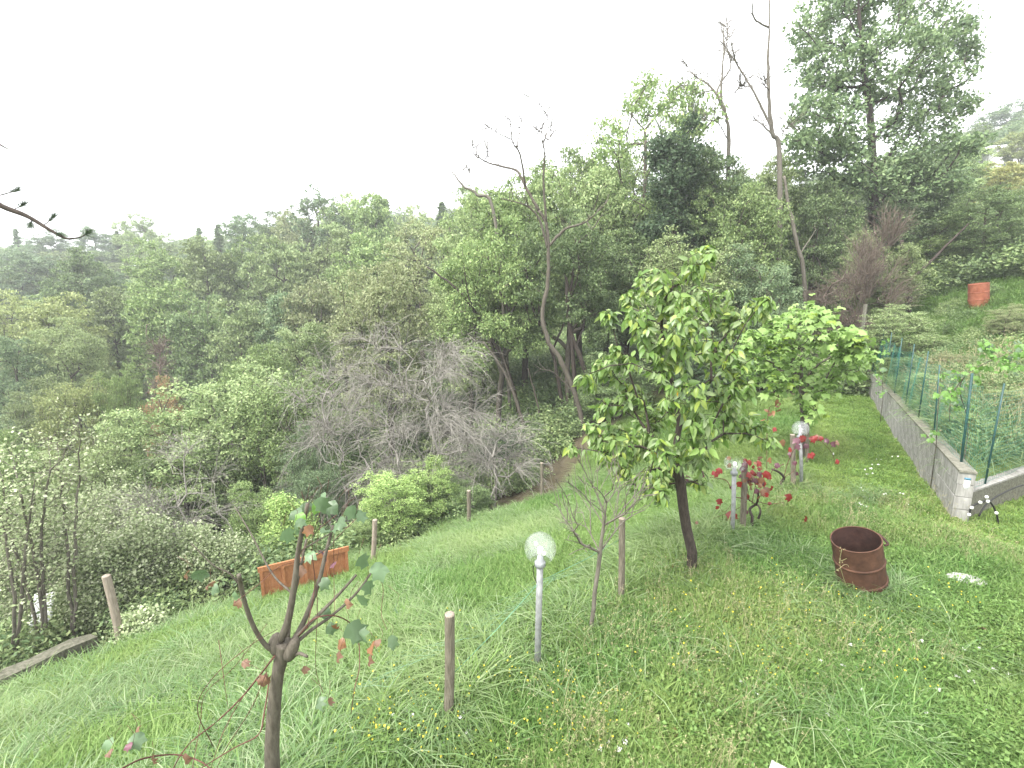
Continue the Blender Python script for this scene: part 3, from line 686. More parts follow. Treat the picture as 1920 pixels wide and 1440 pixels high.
# the box spans from 1 m below the lowest ground to above the highest tree
hm, N, L = mat('haze'); pv = N.new('ShaderNodeVolumePrincipled'); pv.inputs['Density'].default_value = .0016; pv.inputs['Color'].default_value = (.93, .965, 1, 1); pv.inputs['Anisotropy'].default_value = .1
o_ = N.new('ShaderNodeOutputMaterial'); L.new(pv.outputs[0], o_.inputs['Volume'])
prop(obj('haze', hz, [hm]), kind='stuff')

# ------------------------------------------------------------------ dead and leaning trunks, drawn limb by limb
def smooth(P, n=5):
    P = np.asarray(P, float); out_ = []
    Q = np.vstack([2 * P[0] - P[1], P, 2 * P[-1] - P[-2]])
    for i in range(1, len(Q) - 2):
        for t in np.linspace(0, 1, n, endpoint=False):
            a, b, c, d = Q[i - 1], Q[i], Q[i + 1], Q[i + 2]
            out_.append(.5 * ((2 * b) + (c - a) * t + (2 * a - 5 * b + 4 * c - d) * t * t + (3 * b - a - 3 * c + d) * t ** 3))
    out_.append(P[-1]); return np.array(out_)
SR = np.random.default_rng(8)
def stick_tree(name, label, limbs, fwd, m, cat='tree', group=None, twigs=0, tw=.5, sides=8, rooted=True, twr=.006, extra=None, namelimb='limb'):
    """limbs: (pixels, r0, r1[, dy]); the first is the trunk. Depth drifts so that limbs do not lie in one plane."""
    p0 = at(*limbs[0][0][0], fwd); g = float(H(p0[0], fwd)); base = np.array([p0[0], fwd, g]); root = empty(name, base)
    trunkpts = None
    for k, lb in enumerate(limbs):
        pp, r0, r1 = lb[:3]; dy = lb[3] if len(lb) > 3 else (0 if k == 0 else SR.normal(0, .12) * fwd * .3)
        P = np.array([at(x, y, fwd + dy * (i / max(1, len(pp) - 1)) + (lb[4] if len(lb) > 4 else 0)) for i, (x, y) in enumerate(pp)])
        if k == 0 and rooted:
            P[0] = [p0[0], fwd, g - .25]
        elif k and trunkpts is not None:
            j = np.argmin(np.linalg.norm(trunkpts - P[0], axis=1)); P[0] = trunkpts[j] * .8 + P[0] * .2
        Q = smooth(P, 6); Q[1:-1] += SR.normal(0, .06 * r0 + .004, Q[1:-1].shape)
        rr = np.linspace(r0, r1, len(Q)) * (1 + SR.normal(0, .05, len(Q)))
        mb = MB().tube(Q - base, rr, sides if r0 > .03 else 5)
        if k == 0: trunkpts = Q
        else: trunkpts = np.vstack([trunkpts, Q])
        if twigs and k:
            for _ in range(twigs):
                i = SR.integers(len(Q) // 3, len(Q)); v = unit(SR.normal(0, 1, 3) + np.array([0, 0, .6]) + unit(Q[-1] - Q[0]) * .8) * tw * SR.uniform(.4, 1.2)
                q = np.array([Q[i], Q[i] + v * .5 + SR.normal(0, .04, 3), Q[i] + v + [0, 0, .1 * tw]]); mb.tube(smooth(q, 3) - base, np.linspace(twr * 1.5, twr * .5, 7), 3)
                if SR.uniform() < .6:
                    v2 = unit(v + SR.normal(0, .6, 3)) * tw * .5; mb.tube(np.array([q[1], q[1] + v2 * .5 + SR.normal(0, .02, 3), q[1] + v2]) - base, [twr, twr * .8, twr * .4], 3)
        obj('trunk' if k == 0 else namelimb, mb.mesh('stick'), [m], root)
    return prop(root, label, cat, group)
stick_tree('dead_tree', 'tall dead grey tree with a crooked trunk and bare forked top above the wood',
    [([(1100, 830), (1078, 740), (1048, 670), (1028, 640), (1017, 590), (1027, 530), (1028, 470), (1024, 420), (1010, 395)], .10, .05),
     ([(1010, 395), (985, 350), (968, 320), (930, 310), (905, 300), (890, 285)], .055, .015),
     ([(985, 345), (975, 290), (960, 262), (958, 205)], .04, .009), ([(960, 262), (935, 250), (915, 238)], .02, .008), ([(968, 275), (975, 240), (980, 215)], .02, .007),
     ([(1024, 420), (1019, 340), (1021, 290), (1016, 255), (1019, 215)], .045, .01), ([(1018, 262), (1028, 235), (1020, 205), (990, 180), (968, 175)], .018, .006), ([(1016, 265), (1006, 240)], .015, .006), ([(1021, 275), (1030, 260), (1035, 225)], .018, .006),
     ([(905, 300), (890, 290), (887, 272)], .02, .006), ([(910, 303), (914, 290), (913, 275)], .015, .005), ([(1030, 470), (1010, 410), (985, 385), (940, 372)], .05, .012),
     ([(1035, 460), (1060, 430), (1100, 415), (1140, 375)], .06, .012), ([(1075, 735), (1040, 700), (1010, 690)], .03, .01)], 17.5, M['bark'], twigs=9, tw=.6, twr=.011, group=GS)
stick_tree('broken_tree', 'bare twisted dead branch rising left of the tall dead tree',
    [([(960, 470), (930, 420), (895, 365), (870, 350), (850, 325), (840, 308)], .09, .015), ([(868, 348), (869, 330), (868, 315)], .02, .007), ([(895, 365), (880, 320)], .02, .006)], 22, M['barkgrey'], twigs=8, tw=.6, twr=.012)
for k, (label, L_) in enumerate([
    ('dark leaning trunk right of the crooked dead trunk, bent left at the top', [([(1145, 800), (1110, 720), (1080, 650), (1065, 600), (1062, 520)], .12, .05), ([(1080, 650), (1095, 600), (1080, 540)], .05, .02)]),
    ('slim forked trunk standing right of the leaning dark ones', [([(1085, 690), (1072, 620), (1068, 560), (1075, 500), (1060, 450)], .09, .03), ([(1068, 560), (1085, 510), (1078, 440)], .05, .015), ([(1070, 470), (1110, 430), (1130, 400)], .05, .012)]),
    ('grey trunk leaning left below the maple crown', [([(1015, 860), (985, 800), (960, 730), (935, 680), (905, 640)], .09, .04), ([(960, 730), (950, 690), (930, 630)], .04, .01)]),
    ('thin pale trunk beside the left-leaning grey one', [([(1032, 850), (1015, 790), (1005, 745), (990, 690)], .06, .03)]),
    ('dark straight trunk in the shade behind the dead tree', [([(1062, 790), (1050, 730), (1035, 660), (1000, 580), (985, 500)], .1, .04), ([(1035, 660), (1060, 600), (1075, 560)], .05, .015)]),
    ('low forking trunk leaning over the bare thicket', [([(990, 760), (950, 690), (900, 600), (855, 540), (800, 500)], .1, .03), ([(900, 600), (880, 560), (870, 500)], .05, .012), ([(930, 660), (900, 640), (870, 620)], .03, .01)])]):
    stick_tree('leaning_trunk', label, L_, 18.5 + k * .35, M['bark' if k in (2, 3) else 'barkdark'], twigs=3, tw=.6, group='trunks at the foot of the wood')
stick_tree('bare_locust_tree', 'left bare locust tree against the sky with thin high twigs',
    [([(1370, 420), (1366, 300), (1362, 220), (1352, 180), (1357, 100), (1356, 30)], .10, .015), ([(1352, 190), (1330, 160), (1300, 140), (1285, 118)], .06, .012), ([(1360, 210), (1345, 170), (1370, 125), (1362, 80)], .06, .012), ([(1340, 165), (1310, 175), (1285, 165)], .04, .008), ([(1357, 110), (1364, 70), (1362, 40)], .03, .008), ([(1364, 260), (1345, 230), (1310, 222)], .03, .007), ([(1362, 190), (1385, 165), (1395, 160)], .02, .006)], 23, M['barkgrey'], twigs=22, tw=1.0, twr=.014, group='bare locust trees on the skyline')
stick_tree('bare_locust_tree', 'right bare locust tree against the sky, trunk forking low into two long stems',
    [([(1480, 430), (1462, 310), (1448, 250), (1442, 180), (1440, 100), (1443, 50), (1442, -60)], .115, .02), ([(1448, 235), (1420, 185), (1385, 125), (1362, 90), (1355, 60)], .055, .01), ([(1452, 255), (1425, 230), (1408, 225)], .04, .01), ([(1438, 55), (1415, 35), (1410, 0), (1405, -40)], .04, .012), ([(1442, 170), (1434, 160), (1436, 150)], .03, .012), ([(1385, 125), (1375, 100)], .02, .007), ([(1455, 270), (1470, 245), (1485, 230)], .015, .005)], 21.5, M['barkgrey'], twigs=14, tw=.8, twr=.013, group='bare locust trees on the skyline')
stick_tree('leaning_trunk', 'long pale leaning trunk in the wood behind the fig tree', [([(1525, 590), (1508, 520), (1495, 460), (1478, 380), (1470, 330)], .10, .05), ([(1500, 480), (1530, 430)], .03, .01)], 21, M['barkgrey'], twigs=3, group='trunks at the foot of the wood')
stick_tree('forked_trunk', 'black forked trunk at the edge of the wood left of the red barrel', [([(1709, 562), (1704, 535), (1698, 505), (1690, 450)], .13, .07), ([(1706, 525), (1740, 495), (1775, 460), (1815, 420)], .08, .03)], 21, M['barkdark'], twigs=3)

# ------------------------------------------------------------------ big oak at the right
OR_ = np.random.default_rng(21)
def big_oak():
    f = 25.0; b = at(1642, 540, f); g = float(H(b[0], f)); base = (b[0], f, g)
    tr = [np.array([b[0], f, g - .3]), at(1640, 420, f), at(1637, 300, f), at(1630, 200, f), at(1618, 120, f), at(1610, 20, f), at(1612, -70, f)]
    L_ = []
    for px, py, r in [(1600, -40, 60), (1690, -50, 55), (1540, 10, 45), (1520, 60, 40), (1585, 55, 50), (1650, 40, 55), (1720, 20, 50), (1760, 60, 38), (1800, 60, 25), (1815, 100, 22), (1512, 120, 32), (1560, 115, 45), (1620, 110, 45), (1690, 105, 50), (1745, 110, 40), (1540, 165, 38), (1590, 165, 45), (1660, 165, 45), (1720, 175, 40), (1790, 150, 28),
                      (1520, 215, 34), (1570, 230, 40), (1545, 265, 40), (1600, 270, 32), (1690, 240, 36), (1750, 225, 38), (1795, 195, 25), (1500, 275, 22), (1530, 300, 35), (1590, 310, 35), (1690, 300, 45), (1755, 290, 42), (1800, 270, 28), (1640, 330, 45), (1570, 350, 40), (1710, 350, 45), (1770, 345, 40)]:
        c = at(px, py, f + OR_.uniform(-2.2, 2.2)); R_ = r / FPX * f * 1.12; m = int(12 + r * .42)
        R_ *= .85; v = unit(OR_.normal(0, 1, (m, 3))) * OR_.uniform(.2, 1, (m, 1)) ** .5 * R_; v[:, 1] *= 1.3; L_.append(c + v)
    return prop(make_tree('oak_tree', base, tr, np.concatenate(L_), M['oak'], M['barkdark'], per=33, spread=.21, lsize=.185, step=.7, wt=.25, rtip=.014, rmax=.24, minattach=.3, seed=5, up=.5, aspect=.65), 'tall dark green oak with see-through crown rising above the right side of the wood', 'tree', GS)
big_oak()
def ivy_tree():
    f = 21.5; b = at(1262, 500, f); g = float(H(b[0], f)); base = (b[0], f, g); L_ = []
    for px, py, r in [(1297, 232, 9), (1278, 258, 20), (1245, 270, 28), (1290, 285, 30), (1235, 300, 24), (1262, 320, 38), (1300, 325, 22), (1240, 355, 30), (1285, 365, 34), (1255, 400, 40), (1310, 400, 30), (1270, 440, 46), (1225, 430, 30)]:
        c = at(px, py, f + OR_.uniform(-.8, .8)); R_ = r / FPX * f * .8; v = unit(OR_.normal(0, 1, (int(r), 3))) * OR_.uniform(.3, 1, (int(r), 1)) * R_; L_.append(c + v)
    return prop(make_tree('ivy_covered_tree', base, [np.array([b[0], f, g - .3]), at(1262, 400, f), at(1268, 300, f), at(1290, 220, f)], np.concatenate(L_), M['ivy'], M['barkdark'], per=26, spread=.17, lsize=.17, step=.6, rmax=.2, seed=6, minattach=.2), 'dark ivy-smothered tree left of the bare locust trees', 'tree', GS)
ivy_tree()

# ------------------------------------------------------------------ grey bare thickets
def thicket(name, label, px, base_y, top, hw, fwd, m, n1=26, n2=260, n3=1900, seed=3, stems=4, depth=.75, tip=.0045, rmax=.09, cat='shrub', low=.0, arch=.9, twigL=.75, skew=0, hub=30, up0=.25):
    R = np.random.default_rng(seed)
    b = at(px, base_y, fwd); g = float(H(b[0], fwd)); tp = at(px, top, fwd); h = tp[2] - g; w_ = hw / FPX * fwd * 1.0
    base = np.array([b[0], fwd, g]); root = empty(name, base)
    def dome(n, r0, r1):
        a = R.uniform(0, 2 * pi, n); el = np.arcsin(R.uniform(low, 1, n)); r = R.uniform(r0, r1, n)
        lump = 1 + .16 * np.sin(3 * a + 1) * np.cos(4 * el)
        return np.stack([np.cos(a) * np.cos(el) * w_ * r * lump + skew * w_ * np.sin(el), np.sin(a) * np.cos(el) * w_ * depth * r * lump, np.sin(el) * h * r * .97 + .08 * h], 1)
    T1 = dome(n1, .45, .7); T2 = dome(n2, .6, .95)
    tr = [np.array([0, 0, -.2]), np.array([.05 * w_, 0, .12 * h]), np.array([.08 * w_, 0, .3 * h])]
    sk_ = grow(tr, np.concatenate([T1, T2]), step=.35, wt=.25, jit=.12, droop=.28, rtip=tip * 1.6, rmax=rmax, seed=seed, order=1, minattach=.1)
    mb = skin(sk_, MB(), ((.03, 7), (.012, 5), (0, 3)))
    # sprays of long arching twigs fanning out from hubs on the limbs
    A = sk_[0]; rad = sk_[2]; cand = np.where((A[:, 2] > .25 * h) & (rad > tip * 1.5))[0]; hubs = R.choice(cand, hub); per_ = max(1, n3 // hub)
    src = np.repeat(hubs, per_); n3 = len(src); S0 = A[src] + R.normal(0, .03, (n3, 3)); o = A[src] - np.array([0, 0, h * .3]); o = unit(o * np.array([1, 1, .5]))
    v = unit(o * .9 + R.normal(0, .8, (n3, 3)) * np.array([1, 1, .6]) + np.array([0, 0, up0])); bend = arch * R.uniform(.3, 1.3, n3); Lt = twigL * R.uniform(.5, 1.35, n3)
    pts_ = []
    for t in (0, .25, .5, .75, 1.):
        q = S0 + v * (Lt * t * (1 - .15 * t))[:, None]; q[:, 2] -= bend * .75 * Lt * t * t; pts_.append(q + (R.normal(0, .035, q.shape) if t else 0))
    P = np.stack(pts_, 1); P[..., 2] = np.maximum(P[..., 2], .03)
    def strips(P, r0, r1):
        n, k = P.shape[:2]; d = unit(P[:, -1] - P[:, 0]); a = unit(np.cross(d, R.normal(0, 1, (n, 3)))); b_ = np.cross(d, a)
        rr = np.linspace(r0, r1, k)[None, :, None, None]; th = np.array([0, 2.094, 4.189])
        ring = np.cos(th)[None, None, :, None] * a[:, None, None] + np.sin(th)[None, None, :, None] * b_[:, None, None]
        V_ = (P[:, :, None] + ring * rr).reshape(-1, 3); e = np.arange(n)[:, None, None] * (3 * k) + np.arange(k - 1)[None, :, None] * 3; j = np.arange(3)[None, None]; jj = (j + 1) % 3
        return V_, np.stack(np.broadcast_arrays(e + j, e + jj, e + 3 + jj, e + 3 + j), -1).reshape(-1, 4)
    mt = MB(); mt.add(*strips(P, tip, tip * .5))
    # side twiglets
    k2 = n3 * 3; s2 = R.integers(0, n3, k2); t2 = R.integers(1, 4, k2); Q0_ = P[s2, t2]; v2 = unit(unit(P[s2, t2] - P[s2, t2 - 1]) + R.normal(0, .45, (k2, 3))) * (Lt[s2] * .3)[:, None]
    mid = Q0_ + v2 * .5; end = Q0_ + v2 - np.array([0, 0, .08]) * np.abs(Lt[s2] * arch)[:, None]; mt.add(*strips(np.stack([Q0_, mid, end], 1), tip * .7, tip * .35))
    obj('branches', mb.mesh('branches'), [m], root); obj('twigs', mt.mesh('twigs', False), [m], root)
    return prop(root, label, cat)
thicket('bare_thicket', 'large grey leafless shrub with arching twigs in front of the wood', 800, 905, 592, 185, 14.2, M['twig'], n1=20, n2=120, n3=1050, seed=3, tip=.007, twigL=1.7, rmax=.06, hub=34)
thicket('bare_thicket', 'grey leafless shrub mounded at the left of the large one', 640, 900, 640, 112, 14.6, M['twig'], n1=12, n2=60, n3=480, seed=4, tip=.007, twigL=1.5, rmax=.05, hub=18)
thicket('bare_thicket', 'low grey twiggy shrub leaning out to the right under the leaning trunks', 925, 905, 745, 90, 13.6, M['twig'], n1=10, n2=50, n3=270, seed=9, tip=.007, twigL=1.3, rmax=.04, hub=14)
thicket('bare_bush', 'bare grey brown bush left of the orange boards', 345, 1050, 800, 140, 11.0, M['twig'], n1=14, n2=80, n3=420, seed=5, arch=.6, rmax=.04, tip=.005, twigL=1.2, hub=20)
thicket('bare_bush', 'dead bush with purple brown twigs high on the left slope', 300, 680, 592, 45, 25, M['twigbrown'], n1=10, n2=60, n3=400, seed=6, arch=.4, up0=.6, tip=.012, twigL=1.1)
thicket('bare_bush', 'bare red-brown bush under the right side of the oak', 1622, 590, 378, 44, 19.5, M['twigbrown'], n1=12, n2=110, n3=650, seed=7, arch=.0, up0=1.2, tip=.008, twigL=1.2)
thicket('bare_bush', 'spreading brown bare bush left of the far fence end', 1560, 600, 480, 70, 20.0, M['twigbrown'], n1=10, n2=110, n3=600, seed=8, arch=.4, tip=.007)

# ------------------------------------------------------------------ saplings and brambles at the left
def sapling(label, stems, fwd, leafm, seed, per=7, lsize=.06, ntar=130, hw=60, top=820, bot=1150):
    R = np.random.default_rng(seed); p0 = at(*stems[0][0], fwd); g = float(H(p0[0], fwd)); base = np.array([p0[0], fwd, g]); root = empty('sapling', base); T_all = []
    for st in stems:
        P = np.array([at(x, y, fwd + (i * R.normal(0, .08))) for i, (x, y) in enumerate(st)]); P[0, 2] = float(H(P[0, 0], P[0, 1])) - .1
        n = ntar // len(stems); i = R.integers(1, len(P) - 1, n) if len(P) > 2 else np.zeros(n, int); u = R.uniform(0, 1, (n, 1))
        T_ = P[i] * (1 - u) + P[i + 1] * u + R.normal(0, 1, (n, 3)) * np.array([.28, .28, .2]) + [0, 0, .15]; T_all.append(T_)
        sk_ = grow(list(P - base), T_ - base, step=.3, wt=.2, jit=.04, rtip=.0035, rmax=.028, seed=seed, minattach=.25)
        obj('stem', skin(sk_, MB()).mesh('stem'), [M['barkgrey']], root)
    lm = MB(); leaves(np.concatenate(T_all) - base, per, .09, lsize, R, up=.9, mb=lm, aspect=.7); obj('crown', lm.mesh('crown', False), [leafm], root)
    return prop(root, label, 'sapling', 'saplings below the kerb')
sapling('thin leafy sapling with several grey stems standing behind the white sheet', [[(82, 1228), (75, 1120), (60, 1020), (40, 930), (25, 850)], [(86, 1228), (80, 1100), (78, 980), (95, 880), (90, 820)], [(80, 1228), (50, 1100), (20, 1000), (5, 900)]], 7.7, M['greyleaf'], 31, ntar=260)
sapling('two thin stems with pale leaves right of the leftmost sapling', [[(132, 1215), (140, 1100), (140, 1000), (150, 900), (147, 800)], [(135, 1215), (128, 1080), (120, 960), (112, 860)]], 7.9, M['greyleaf'], 32, ntar=190)
sapling('crooked sapling at the very left edge of the photo', [[(20, 1250), (28, 1120), (10, 1000), (-20, 900)], [(25, 1250), (40, 1130), (52, 1000), (66, 900)]], 7.4, M['greyleaf'], 33, ntar=160)
def bramble(label, px, top, hw, fwd, leafm, seed, n=1150, ls=.058, tw=True):
    R = np.random.default_rng(seed); c = at(px, top, fwd); g = float(H(c[0], fwd)); h = c[2] - g; w_ = hw / FPX * fwd
    root = empty('bramble_bush', (c[0], fwd, g)); T_ = lobes((0, 0, h * .42), (w_, w_ * .8, h * .6), 20, n, R, lob=.34, low=-.5); T_[:, 2] = np.clip(T_[:, 2], .05, 9)
    sk_ = grow([np.array([0, 0, -.1]), np.array([0, 0, h * .3])], T_[:n // 2], step=.3, wt=.1, jit=.05, droop=.15, rtip=.004, rmax=.025, seed=seed, minattach=0)
    obj('stems', skin(sk_, MB()).mesh('stems'), [M['barkgrey']], root); lm = MB(); leaves(T_, 15, .1, ls, R, up=.9, flat=.6, mb=lm, aspect=.7); obj('foliage', lm.mesh('foliage', False), [leafm], root)
    return prop(root, label, 'bush', 'bushes along the kerb')
bramble('pale leaved bramble bush right behind the leaning stake', 255, 960, 85, 8.9, M['greyleaf'], 51)
bramble('grey-green bramble bush left of the orange boards', 385, 985, 80, 9.3, M['greyleaf'], 52)
bramble('bramble bush between the saplings and the leaning stake', 165, 985, 70, 8.5, M['greyleaf'], 53)
bramble('bramble bush at the left edge behind the kerb', 45, 930, 80, 8.8, M['greyleaf'], 54)
bramble('taller grey-green bush behind the brambles on the left', 190, 880, 90, 10.6, M['greyleaf'], 55)
bramble('low creeper-covered mound at the foot of the leaning stake', 262, 1150, 36, 7.3, M['greyleaf'], 56, n=260, ls=.055)
bramble('yellow-green leafy weeds left behind the orange boards', 540, 930, 60, 11.2, M['bright'], 57)

# ------------------------------------------------------------------ posts, lamps, kerb, boards
def local_tube(P, r, n=8, base=None, **k): return MB().tube(np.asarray(P) - (base if base is not None else 0), r, n, **k)
M['post'] = barkmat('weathered_wood', (.085, .075, .055), (.22, .195, .15), 14, .12)
M['postgrey'] = barkmat('weathered_wood_grey', (.20, .165, .13), (.36, .31, .25), 14, .12)
def wood_post(label, bx, by, tx, ty, r, m='post', hidden=0):
    b = hit(bx, by) if not hidden else at(bx, by, hidden); t = at(tx, ty, b[1]); base = b.copy(); root = empty('wooden_post', base); P = np.array([b - [0, 0, .3], b, (b + t) / 2 + [.006, 0, 0], t]) - b
    n = 12; mb = MB().tube(smooth(P, 3), r, n, cap=False); mb2 = MB(); top = P[-1]
    obj('shaft', mb.mesh('shaft'), [M[m]], root)
    q = MB(); th = np.arange(n) * 2 * pi / n; ring = np.stack([np.cos(th), np.sin(th), 0 * th], 1)
    q.lathe([(r, -.004), (r * .93, .006), (.001, .008)], n, top); obj('end_grain', q.mesh('cap'), [M['postgrey']], root)
    return prop(root, label, 'post', 'round wooden posts')
wood_post('short round wooden post in front, between the pruned tree and the nearest lamp', 841, 1352, 843, 1152, .04)
wood_post('slim wooden post right behind the small leafless tree', 1164, 1135, 1166, 972, .036)
wood_post('brown wooden post next to the broken globe lamp', 1392, 998, 1396, 874, .042)
wood_post('wooden post left of the farther globe lamp, red leaves around it', 1487, 918, 1486, 815, .042)
wood_post('tall slim stake tied beside the fig tree trunk', 1513, 868, 1514, 758, .035)
wood_post('grey post at the lower lawn edge behind the pruned tree', 699, 1060, 703, 975, .05, 'postgrey')
wood_post('post standing at the lower lawn edge in front of the bright green bush', 879, 992, 879, 920, .05)
wood_post('farthest lower post, brown and thin, by the leaf litter', 1016, 940, 1016, 868, .045)
wood_post('leaning grey stake sticking out of the creeper at the left', 222, 1178, 199, 1080, .06, 'postgrey', 7.1)
M['galv'] = plain('grey_painted_steel', (.27, .28, .28), .55, .2); M['socket'] = plain('grey_plastic', (.28, .29, .31), .5)
M['bulb'] = plain('white_bulb', (.85, .85, .85), .3); M['cable'] = plain('black_cable', (.015, .015, .015), .5)
gm_, N, L = mat('clear_globe'); tr_ = N.new('ShaderNodeBsdfTransparent'); gl = N.new('ShaderNodeBsdfGlossy'); gl.inputs['Roughness'].default_value = .18; df = N.new('ShaderNodeBsdfDiffuse'); df.inputs[0].default_value = (.8, .84, .86, 1)
lw = N.new('ShaderNodeLayerWeight'); lw.inputs[0].default_value = .35; m1 = N.new('ShaderNodeMixShader'); m1.inputs[0].default_value = .09; m2 = N.new('ShaderNodeMixShader'); o_ = N.new('ShaderNodeOutputMaterial')
mr_ = N.new('ShaderNodeMapRange'); L.new(lw.outputs['Facing'], mr_.inputs[0]); mr_.inputs[3].default_value = .04; mr_.inputs[4].default_value = .22
L.new(tr_.outputs[0], m1.inputs[1]); L.new(df.outputs[0], m1.inputs[2]); L.new(mr_.outputs[0], m2.inputs[0]); L.new(m1.outputs[0], m2.inputs[1]); L.new(gl.outputs[0], m2.inputs[2]); L.new(m2.outputs[0], o_.inputs[0])
M['globe'] = gm_
def lamp(label, bx, by, gxp, gyp, broken=False, seed=0):
    R = np.random.default_rng(seed); b = hit(bx, by); c = at(gxp, gyp, b[1]) - b; root = empty('globe_lamp', b); rg = .142; neck = c - np.array([0, 0, rg * .92])
    obj('pole', MB().tube([(0, 0, -.2), neck * .5, neck], .03, 14).mesh('pole'), [M['galv']], root)
    obj('socket', MB().lathe([(.031, -.045), (.047, -.04), (.050, -.005), (.046, .004), (.032, .012), (.026, .055), (.02, .06), (.001, .06)], 20, neck).mesh('socket'), [M['socket']], root)
    obj('bulb', MB().lathe([(.014, .058), (.016, .075), (.025, .082), (.027, .13), (.02, .143), (.001, .146)], 16, neck).mesh('bulb'), [M['bulb']], root)
    n = 36; th = np.linspace(-.92, pi / 2 if not broken else .05, 20 if not broken else 10)
    mb = MB().lathe([(rg * cos(t), rg * sin(t)) for t in th], n, c)
    if broken:      # jagged shards left above the break
        for k in range(n):
            hgt = max(0, .5 * abs(math.sin(k * .9)) + R.uniform(-.1, .35)); e0, e1 = .05, .05 + hgt; a0, a1 = 2 * pi * k / n, 2 * pi * (k + 1) / n; am = (a0 + a1) / 2
            s = lambda e, a: c + rg * np.array([cos(e) * cos(a), cos(e) * sin(a), sin(e)])
            hk = .05 + max(0, .5 * abs(math.sin((k + 1) * .9)) * 1)
            mb.add([s(e0, a0), s(e0, a1), s(e1, am), s((e0 + e1) / 2, a0)], np.array([[0, 1, 2], [0, 2, 3]]))
    obj('glass_globe', mb.mesh('globe'), [M['globe']], root)
    if not broken: obj('cable', MB().tube(smooth([neck + [-.03, 0, 0], neck + [-.058, 0, -.05], neck + [-.055, 0, -.13], neck + [-.03, -.01, -.2]], 5), .0035, 5).mesh('cable'), [M['cable']], root)
    return prop(root, label, 'lamp', 'globe lamps on grey poles')
lamp('nearest clear globe lamp on a grey pole, in the middle of the lawn edge', 1007, 1262, 1013, 1028)
lamp('globe lamp with a broken jagged globe under the fruit tree', 1374, 1006, 1378, 868, True, 4)
lamp('farthest clear globe lamp with red vine leaves around its pole', 1505, 912, 1501, 804)

M['concrete'] = barkmat('concrete', (.20, .19, .175), (.36, .35, .33), 5, 1, .35); M['concdark'] = barkmat('concrete_mossy', (.10, .10, .075), (.24, .23, .19), 5, 1, .5)
M['block'] = barkmat('concrete_block', (.19, .185, .17), (.36, .355, .335), 3, .18, .4, .95)
M['kerb'] = barkmat('kerb_mossy', (.06, .065, .04), (.17, .16, .125), 5, 1, .6)
# kerb wall at the bottom left
k0, k1, k2 = hit(0, 1290), hit(180, 1222), hit(-260, 1400)
def kerb(a, b, h, wd, label):
    a, b = np.array(a), np.array(b); root_c = (a + b) / 2; d = b - a; n = 9; mb = MB(); P = [a + d * i / n for i in range(n + 1)]; sd_ = unit(np.array([-d[1], d[0], 0])); V_ = []
    for p_ in P:
        z = float(H(p_[0], p_[1])); j = GR.normal(0, .012, (4, 3))
        for k, (s, t) in enumerate(((-.5, -.4), (-.5, h), (.5, h), (.5, -.6))): V_.append(np.array([p_[0], p_[1], z + t]) + sd_ * wd * s + j[k])
    V_ = np.array(V_) - root_c; F_ = []
    for i in range(n):
        for k in range(4): F_.append([i * 4 + k, i * 4 + (k + 1) % 4, i * 4 + 4 + (k + 1) % 4, i * 4 + 4 + k])
    F_ += [[0, 1, 2, 3], [n * 4 + 3, n * 4 + 2, n * 4 + 1, n * 4]]
    return prop(obj('concrete_kerb', npmesh('kerb', V_, np.array(F_), False), [M['kerb']], loc=root_c), label, 'kerb')
kerb(k2, k1, .30, .26, 'weathered low concrete kerb at the foot of the grassy slope on the left')
kb0, kb1 = hit(760, 1040), hit(905, 985)
kerb(kb0, kb1, .07, .16, 'low mossy kerb running along the grass below the bright green bush')
# white sheet between the saplings
R = np.random.default_rng(3); P = at(62, 1138, 8.1); g = float(H(P[0], 8.1)); nx_, nz_ = 8, 14
u, v = np.meshgrid(np.linspace(-1, 1, nx_), np.linspace(0, 1, nz_)); Xs = u * (.16 + .10 * (1 - v)) + .05 * v ; Ys = .03 * np.sin(5 * u + 4 * v) + .35 * v + R.normal(0, .012, u.shape); Zs = v * (P[2] - g + .15)
i = np.arange(nz_ - 1)[:, None] * nx_ + np.arange(nx_ - 1)[None]; F_ = np.stack([i, i + 1, i + nx_ + 1, i + nx_], -1).reshape(-1, 4)
M['sheet'] = plain('white_plastic', (.75, .76, .78), .35)
so_ = obj('plastic_sheet', npmesh('sheet', np.stack([Xs, Ys, Zs], -1).reshape(-1, 3), F_), [M['sheet']], loc=(P[0], 7.95, g)); so_.modifiers.new('thick', 'SOLIDIFY').thickness = .01
prop(so_, 'crumpled white plastic sheet hanging behind the kerb at the lower left', 'sheet')

